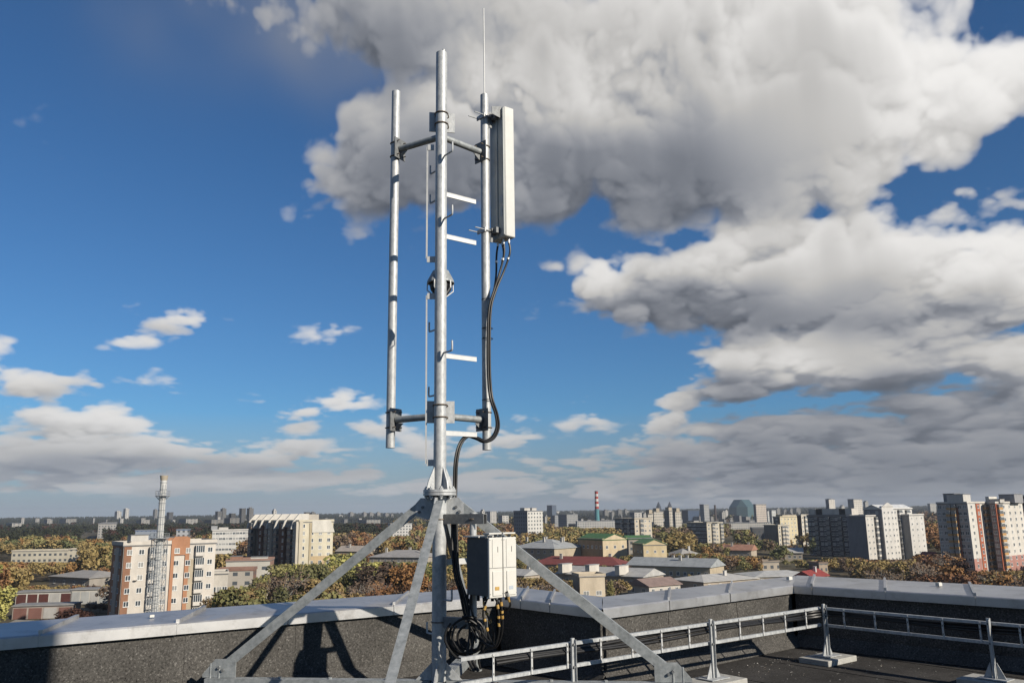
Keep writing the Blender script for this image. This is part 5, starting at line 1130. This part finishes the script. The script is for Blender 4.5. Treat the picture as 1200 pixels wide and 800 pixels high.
# the rest of the woods: one mass
LEAF['conifer'] = leaf_mat('cloud_shaded_needles', (.008, .012, .007), (.015, .020, .010), (.028, .030, .014)); KN = list(LEAF); vs_, mi_ = [], []
far = [(X, Y, px, h_) for X, Y, px, h_, low in REST]
y = 456.
while y < 2300:
    step = 8.5 + (y - 450) * .006
    for x in np.arange(-.72 * y, .72 * y, step * 1.25):
        X, Y = x + rng.uniform(-.5, .5) * step, y + rng.uniform(-.5, .5) * step; px = 600 + 968 * X / Y * .979
        if not -40 < px < 1240: continue
        want = rng.uniform(8, 15) + (2.5 if y > 900 else 0); h_ = clear_height(X, Y, 4, px, want)
        if h_ > 4 and rng.random() < .93: far.append((X, Y, px, h_))
    y += step * (1.0 + (y - 450) * .0012)
for X, Y, px, h_ in far:
    k = kind_at(px, Y, rng)
    if Y > 700 and px < 460: k = 'conifer' if rng.random() < .85 else 'maroon'  # distant left belt: cloud shade put into the dark evergreen leaf colour
    elif Y > 1000: k = 'conifer' if rng.random() < .5 else k
    sh = int(rng.integers(0, 4)); v_ = SHAPES[sh][1].reshape(-1, 4, 3); n = int(np.clip(420 * (460 / Y) ** 1.2, 34, 420)); q = v_[rng.choice(len(v_), n, replace=False)]
    g_ = (SHAPES[sh][2] / n) ** .5 * .72; c_ = q.mean(1, keepdims=True); q = c_ + (q - c_) * g_
    a_ = rng.uniform(0, 6.28); ca, sa = math.cos(a_), math.sin(a_); q = q @ np.array(((ca, sa, 0), (-sa, ca, 0), (0, 0, 1)))
    q = q * np.array((h_ / H * 1.2, h_ / H * 1.2, h_ / H)) + np.array((X, Y, 0)); vs_.append(q.reshape(-1, 3)); mi_.append(np.full(n, KN.index(k)))
wo = bpy.data.objects.new('woodland', quads_mesh('woodland', np.concatenate(vs_), [LEAF[k] for k in KN], np.concatenate(mi_))); COL.objects.link(wo); tag(wo, kind='stuff')
# forest on the rise at the skyline; cloud shade put into its dark evergreen colour
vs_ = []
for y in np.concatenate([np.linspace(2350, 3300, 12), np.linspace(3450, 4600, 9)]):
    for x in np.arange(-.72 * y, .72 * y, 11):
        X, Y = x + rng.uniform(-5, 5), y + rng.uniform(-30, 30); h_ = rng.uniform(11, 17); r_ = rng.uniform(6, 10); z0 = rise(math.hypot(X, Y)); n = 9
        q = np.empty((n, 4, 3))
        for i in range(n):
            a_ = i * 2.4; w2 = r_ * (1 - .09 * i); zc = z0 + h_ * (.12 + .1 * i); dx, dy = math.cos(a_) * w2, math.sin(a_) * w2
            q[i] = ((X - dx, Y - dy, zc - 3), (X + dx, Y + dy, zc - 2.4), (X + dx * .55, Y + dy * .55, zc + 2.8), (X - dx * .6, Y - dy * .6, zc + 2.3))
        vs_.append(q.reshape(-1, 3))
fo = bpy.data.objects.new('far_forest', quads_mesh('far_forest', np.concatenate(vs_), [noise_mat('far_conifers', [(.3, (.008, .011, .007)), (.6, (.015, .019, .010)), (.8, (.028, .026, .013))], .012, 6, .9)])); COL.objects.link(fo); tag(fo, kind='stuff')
# the air between: even haze
hz_ = MB().box(-6800, 6800, -6800, 6800, -1.2, 92).build('haze', mat('air', (1, 1, 1)), smooth=False); tag(hz_, kind='stuff')
nt = hz_.data.materials[0].node_tree; nt.nodes.remove(nt.nodes['Principled BSDF']); pv = nt.nodes.new('ShaderNodeVolumePrincipled')
pv.inputs['Color'].default_value = (.80, .86, .95, 1); pv.inputs['Density'].default_value = .00009; pv.inputs['Anisotropy'].default_value = .2
nt.links.new(pv.outputs[0], nt.nodes['Material Output'].inputs['Volume'])
# ================================================================== SKY: a cloud layer modelled as a density volume over azimuth, elevation and depth
NX, NY, NZ = 1280, 724, 30
AZ0, AZ1, EL0, EL1 = -.663, .663, -.03, .72
def azel(px, py):
    d = ray(px, py).normalized(); return math.atan2(d.x, d.y), math.asin(d.z)
MASSES = [  # px, py, half width, half height, tilt(deg), weight
 (640,45,170,62,0,1),(830,60,190,85,0,1),(950,110,150,90,0,1),(1075,90,75,66,0,1),(620,175,150,55,0,1),(490,185,95,48,14,.95),(780,160,165,76,0,1),
 (1155,85,52,50,0,1),(370,24,190,38,-4,.76),(900,195,150,40,0,1),(1000,200,90,36,0,.9),(425,205,64,32,0,.85),(285,35,80,38,0,.60),(540,115,80,46,0,1),(1170,238,60,14,-10,.58),(445,150,50,30,10,.85),(985,75,90,60,0,1),(465,40,80,40,0,.95),(880,110,100,70,0,1),
 (650,95,90,70,0,1),(640,222,115,34,0,.95),(560,225,80,30,0,.85),
 (850,312,90,46,6,1),(765,350,76,32,0,1),(705,338,30,32,15,1),(940,296,88,46,0,1),(1020,325,110,50,0,1),(1110,326,66,46,0,1),(1195,318,56,52,0,1),(900,362,140,22,0,1),(1140,372,90,30,0,1),
 (880,425,62,36,0,1),(965,420,90,38,0,1),(1035,425,42,30,0,.95),(1195,425,46,46,0,1),(1140,486,95,28,0,1),(850,458,50,18,0,.95),
 (776,481,34,18,24,1),(1000,500,190,28,0,1),(1100,530,190,40,0,1),(900,530,120,24,0,1),(812,546,56,18,12,.85),(1000,568,290,22,0,.95),
 (205,376,49,20,12,0.65),(258,370,35,13,0,0.56),(152,409,35,12,8,0.53),(402,378,44,17,22,0.56),(333,379,17,12,10,0.46),(18,446,102,16,-4,0.68),(6,408,20,12,0,0.59),(122,459,14,14,-20,0.46),(178,456,13,19,-20,0.46),
 (375,481,53,17,18,0.79),(440,498,38,12,12,0.73),(95,500,62,18,0,0.82),(25,488,48,14,0,0.77),(40,535,72,17,0,0.79),(150,518,62,18,0,0.79),(235,533,84,18,0,0.79),(330,522,74,16,0,0.77),(60,566,96,11,0,0.69),(215,566,108,11,0,0.69),(350,560,108,12,0,0.71),
 (652,474,22,10,14,0.60),(683,498,34,10,0,0.60),(655,316,19,9,0,0.41),(600,515,34,22,0,0.72),(540,526,79,20,0,0.74),(690,545,103,17,0,0.69),(480,565,108,13,0,0.71),(610,570,120,13,0,0.71),(482,351,46,10,0,0.43),(720,502,26,11,0,0.43),
]
CLOUD_SHADE = [  # grey shade and sunlit patches painted over the cloud brightness: px, py, half width, half height, stops
 (520,228,120,40,-1.0),(650,238,150,48,-1.05),(300,40,170,70,-1.15),(470,40,90,45,-.65),(720,205,110,55,-.75),(600,20,160,40,-.35),(590,180,60,40,-.5),(640,112,75,38,.45),(540,82,50,32,.35),(860,45,140,40,.12),
 (1070,120,70,90,.42),(1165,90,60,45,.5),(960,110,70,60,.15),(820,120,90,60,-.15),(900,215,100,30,-.15),(410,190,60,50,-.45),(1170,240,70,22,-.5),(980,190,60,40,.2),
 (750,368,110,26,-.95),(880,384,150,24,-.9),(840,345,90,30,-.35),(840,283,75,30,.4),(706,318,34,28,.5),(1000,322,85,32,.35),(1185,310,50,38,.4),(1070,350,60,30,-.1),(1130,385,80,30,-.5),
 (832,462,60,22,-1.0),(950,472,110,18,-.9),(890,408,60,26,.5),(975,428,75,34,.45),(1180,440,45,40,.25),(1090,480,60,40,-.6),
 (1000,508,220,24,-.85),(1110,510,110,30,-.75),(1050,560,300,40,-.5),(776,478,34,20,.35),(850,500,50,12,.2),(900,545,150,20,-.4),(1180,520,80,40,-.4),
 (60,462,70,10,-.5),(200,388,40,8,-.5),(40,510,70,12,-.3),(90,492,40,14,.35),(60,548,120,12,-.45),(215,512,70,14,.15),(215,545,160,12,-.5),(360,500,60,14,-.35),(330,548,130,12,-.4),(380,474,40,10,.1),(560,555,160,20,-.35),
]
def bspline(n, period, off):
    """weights of a cubic B-spline lattice of the given period (in samples) at n places"""
    x = np.asarray(n, np.float32) / period + off; i = np.floor(x).astype(int); f = (x - i)[:, None]; i -= i.min(); m = i.max() + 4
    W = np.zeros((len(x), m), np.float32)
    for k, wt in enumerate(((1 - f) ** 3 / 6, (3 * f ** 3 - 6 * f ** 2 + 4) / 6, (-3 * f ** 3 + 3 * f ** 2 + 3 * f + 1) / 6, f ** 3 / 6)):
        W[np.arange(len(x)), i + k] += wt[:, 0]
    return W
def lattice_noise(rng, xs, ys, zs, P):
    wx, wy, wz = bspline(xs, P, rng.random()), bspline(ys, P, rng.random()), bspline(zs, P, rng.random())
    g = rng.standard_normal((wz.shape[1], wy.shape[1], wx.shape[1])).astype(np.float32)
    a = np.tensordot(wz, g, (1, 0)); a = np.matmul(wy[None], a); a = np.matmul(a, wx.T)
    return a * 1.9
def make_clouds():
    rng = np.random.default_rng(20)
    az = np.linspace(AZ0, AZ1, NX, dtype=np.float32); el = np.linspace(EL0, EL1, NY, dtype=np.float32)
    A, Eg = np.meshgrid(az, el)
    # large warp so that the masses lose their oval outlines
    s = 1.0 / (az[1] - az[0])                        # samples per radian
    ylog = (np.log(np.maximum(el, -.02) + .09) * .62 * s).astype(np.float32)   # clouds flatten and crowd towards the horizon
    xs = np.arange(NX, dtype=np.float32); zs = np.arange(NZ, dtype=np.float32) * 3.6
    one = np.zeros(1, np.float32)
    wa = lattice_noise(rng, xs, ylog, one, 90)[0] * .010 + lattice_noise(rng, xs, ylog, one, 36)[0] * .007
    we = (lattice_noise(rng, xs, ylog, one, 80)[0] * .008 + lattice_noise(rng, xs, ylog, one, 32)[0] * .005) * np.clip(Eg / .25 + .15, .2, 1)
    B = np.zeros((NY, NX), np.float32)
    Aw, Ew = A + wa, Eg + we
    for px, py, rx_, ry_, tl, wt in MASSES:
        a, e = azel(px, py); c, sn = math.cos(math.radians(tl)), math.sin(math.radians(tl))
        du, dv = Aw - a, Ew - e
        x = (du * c + dv * sn) / (rx_ / 968); y = (-du * sn + dv * c) / (ry_ / 968)
        q = x * x + np.where(y < 0, y * y * 1.25, y * y)
        B = np.maximum(B, wt * np.exp(-.55 * q)) + .18 * wt * np.exp(-.55 * q) * (B > 0)
    B = 1.25 * (1 - np.exp(-B / .9))
    hi = np.clip((Eg - .05) / .3, 0, 1)[None]        # 1 high up (near clouds), 0 low (far clouds)
    D = np.zeros((NZ, NY, NX), np.float32)
    for P, wh, wl in ((120, .40, .22), (64, .62, .52), (32, .50, .54), (16, .29, .36), (8, .16, .21), (4, .07, .10)):
        n = lattice_noise(rng, xs, ylog, zs, P)
        if P <= 70: n = np.minimum(np.abs(n) * 1.15 - .72, .75)           # billows: rounded lumps parted by creases
        D += n * (wh * hi + wl * (1 - hi)); del n
    zc = (np.arange(NZ, dtype=np.float32) / (NZ - 1))[:, None, None]
    # a mass bulges towards the viewer in its middle
    D = B[None] * 1.95 - .76 + D * (.66 + .62 * np.clip((1.0 - B) / .4, 0, 1) * (1 - .6 * hi[0]) * np.clip(B / .35, 0, 1))[None] - .75 * np.abs(zc - .5) * 2
    D = np.clip(D * 1.8, 0, 1)
    wisp = 1 - .72 * np.clip((.95 - B) / .5, 0, 1)[None]
    D *= wisp
    # light from above and the right, partly from behind the viewer: optical depth swept slice by slice
    kap = 5.2 / NZ * 2
    sun_t = np.zeros((NY, NX), np.float32); T = np.ones((NY, NX), np.float32); Lum = np.zeros((NY, NX), np.float32); Amb = np.zeros((NY, NX), np.float32)
    def shift(a, dx, dy):
        b = np.empty_like(a); b[:NY - dy, :NX - dx] = a[dy:, dx:]; b[NY - dy:, :] = b[NY - dy - 1, :]; b[:, NX - dx:] = b[:, NX - dx - 1:NX - dx]; return b
    up_t = np.zeros_like(D)
    col = np.zeros_like(D); run = np.zeros((NZ, NX), np.float32)      # how much cloud stands above each cell
    for j in range(NY - 1, -1, -1):
        run = run * .975 + D[:, j, :]; col[:, j, :] = run
    for k in range(NZ):
        d = D[k]
        sun_t = shift(sun_t, 2, 3) * .985 + d * kap * .40
        a = 1 - np.exp(-d * kap * 1.9)
        above = np.exp(-np.maximum(col[k] - 3, 0) * .055)
        Lum += T * a * (.70 * np.exp(-sun_t * 1.05) + .30 * np.exp(-sun_t * .25)) ; Amb += T * a * above
        T *= 1 - a
    cov = 1 - T
    Lum = Lum / np.maximum(cov, 1e-3); Amb = Amb / np.maximum(cov, 1e-3)
    f = .085 + .62 * Lum * (.18 + .82 * Amb) + .22 * Lum ** 2 + .10 * Amb
    G = np.zeros((NY, NX), np.float32)
    for px, py, rx_, ry_, val in CLOUD_SHADE:
        a, e = azel(px, py); G += val * np.exp(-.6 * (((Aw - a) / (rx_ / 968)) ** 2 + ((Ew - e) / (ry_ / 968)) ** 2))
    f = f * np.exp(np.clip(G * .95, -1.0, .5)); f = .86 * (1 - np.exp(-f * 1.55))
    f = f[..., None]
    c_sh, c_li = np.array((.80, .93, 1.20), np.float32), np.array((1.02, 1.0, .975), np.float32)
    m = np.clip(f * 2.2, 0, 1); rgb = f * (c_sh * (1 - m) + c_li * m)
    far = np.clip((.15 - Eg) / .15, 0, 1)[..., None] ** 1.2 * .62
    right = np.clip((A + .15) / .5, 0, 1)[..., None]
    air = np.array((.27, .31, .37), np.float32) * (1 - right) + np.array((.145, .165, .20), np.float32) * right
    rgb = rgb * (1 - far) + air * far
    veil = np.clip((.115 - Eg) / .105, 0, 1) ** .9 * (.88 + .10 * right[..., 0])
    tot = 1 - (1 - cov) * (1 - veil); k_ = (cov / np.maximum(tot, 1e-4))[..., None]
    rgb = rgb * k_ + air * (1 - k_); cov = tot
    # thin grey veil trailing off the upper left of the big cloud
    nv = lattice_noise(rng, xs, ylog, one, 70)[0] * .5 + lattice_noise(rng, xs, ylog, one, 26)[0] * .25
    a, e = azel(330, 30); v2 = np.clip(np.exp(-.9 * (((Aw - a) / .17) ** 2 + ((Ew - e) / .058) ** 2)) * (.66 + .45 * nv), 0, .75)
    tot = 1 - (1 - cov) * (1 - v2); k_ = (cov / np.maximum(tot, 1e-4))[..., None]
    rgb = rgb * k_ + np.array((.19, .215, .27), np.float32) * (1 - k_); cov = tot
    return rgb.astype(np.float32), cov.astype(np.float32)

SUN_AZ = math.radians(51); SUN_EL = math.radians(27)
sdir = V(math.sin(SUN_AZ) * math.cos(SUN_EL), -math.cos(SUN_AZ) * math.cos(SUN_EL), math.sin(SUN_EL))
sun = bpy.data.objects.new('sun', bpy.data.lights.new('sun', 'SUN')); COL.objects.link(sun)
sun.data.energy = 5.0; sun.data.angle = math.radians(.53); sun.data.color = (1, .91, .78)
sun.rotation_euler = sdir.to_track_quat('Z', 'Y').to_euler()
w = bpy.data.worlds.new('World'); S.world = w; w.use_nodes = True
t = w.node_tree; t.nodes.clear()
def N(kind, **kw): return nd(t, kind, **kw)
out = N('ShaderNodeOutputWorld'); bg = N('ShaderNodeBackground'); bg.inputs['Strength'].default_value = .06
t.links.new(bg.outputs[0], out.inputs[0])
sk = N('ShaderNodeTexSky', sky_type='NISHITA'); sk.sun_disc = False; sk.sun_elevation = SUN_EL
sk.sun_rotation = math.atan2(sdir.x, sdir.y); sk.altitude = 200; sk.air_density = 1.0; sk.dust_density = .4; sk.ozone_density = 2.2


def Lk(a, b): t.links.new(a, b)
def MT(op, a, b=None, c=None):
    n = N('ShaderNodeMath', operation=op)
    for i, x in enumerate((a, b, c)):
        if x is None: continue
        if isinstance(x, (int, float)): n.inputs[i].default_value = x
        else: Lk(x, n.inputs[i])
    return n.outputs[0]
_rgb, _cov = make_clouds()
img = bpy.data.images.new('cloud_layer', NX, NY, alpha=True, float_buffer=True)
img.colorspace_settings.name = 'Non-Color'; img.alpha_mode = 'CHANNEL_PACKED'
img.pixels.foreach_set(np.concatenate([_rgb, _cov[..., None]], -1).astype(np.float32).ravel()); img.update(); img.pack()
tc = N('ShaderNodeTexCoord'); sp = N('ShaderNodeSeparateXYZ'); Lk(tc.outputs['Generated'], sp.inputs[0])
az = MT('ARCTAN2', sp.outputs[0], sp.outputs[1]); el = MT('ARCSINE', sp.outputs[2])
cb_ = N('ShaderNodeCombineXYZ')
Lk(MT('DIVIDE', MT('SUBTRACT', az, AZ0), AZ1 - AZ0), cb_.inputs[0]); Lk(MT('DIVIDE', MT('SUBTRACT', MT('MAXIMUM', el, EL0 + .002), EL0), EL1 - EL0), cb_.inputs[1])
im = N('ShaderNodeTexImage', interpolation='Cubic', extension='MIRROR'); im.image = img; Lk(cb_.outputs[0], im.inputs[0])
cl = N('ShaderNodeVectorMath', operation='SCALE'); cl.inputs['Scale'].default_value = 1.12 / (.06 * 2 ** .4); Lk(im.outputs['Color'], cl.inputs[0])
tint = N('ShaderNodeMix', data_type='RGBA', blend_type='MULTIPLY'); tint.inputs['Factor'].default_value = 1; Lk(sk.outputs[0], tint.inputs['A']); tint.inputs['B'].default_value = (.43, .77, 1.09, 1)
thin = N('ShaderNodeMapRange'); thin.inputs['From Min'].default_value = .70; thin.inputs['From Max'].default_value = 1.0; thin.inputs['To Min'].default_value = 1; thin.inputs['To Max'].default_value = .12; Lk(el, thin.inputs[0])
thin2 = N('ShaderNodeMapRange'); thin2.inputs['From Min'].default_value = .66; thin2.inputs['From Max'].default_value = 1.1; thin2.inputs['To Min'].default_value = 1; thin2.inputs['To Max'].default_value = .35; Lk(MT('ABSOLUTE', az), thin2.inputs[0])
mx = N('ShaderNodeMix', data_type='RGBA'); Lk(MT('MULTIPLY', MT('MULTIPLY', im.outputs['Alpha'], thin.outputs[0]), thin2.outputs[0]), mx.inputs['Factor']); Lk(tint.outputs['Result'], mx.inputs['A']); Lk(cl.outputs[0], mx.inputs['B'])
Lk(mx.outputs['Result'], bg.inputs['Color'])
w.cycles.sampling_method = 'MANUAL'; w.cycles.sample_map_resolution = 512
vs = S.view_settings; vs.view_transform = 'Standard'; vs.look = 'None'; vs.gamma = 1; vs.use_curve_mapping = False; vs.exposure = 0.4
S.cycles.use_denoising = True; S.cycles.max_bounces = 6; S.cycles.volume_bounces = 0; S.cycles.caustics_reflective = False; S.cycles.caustics_refractive = False
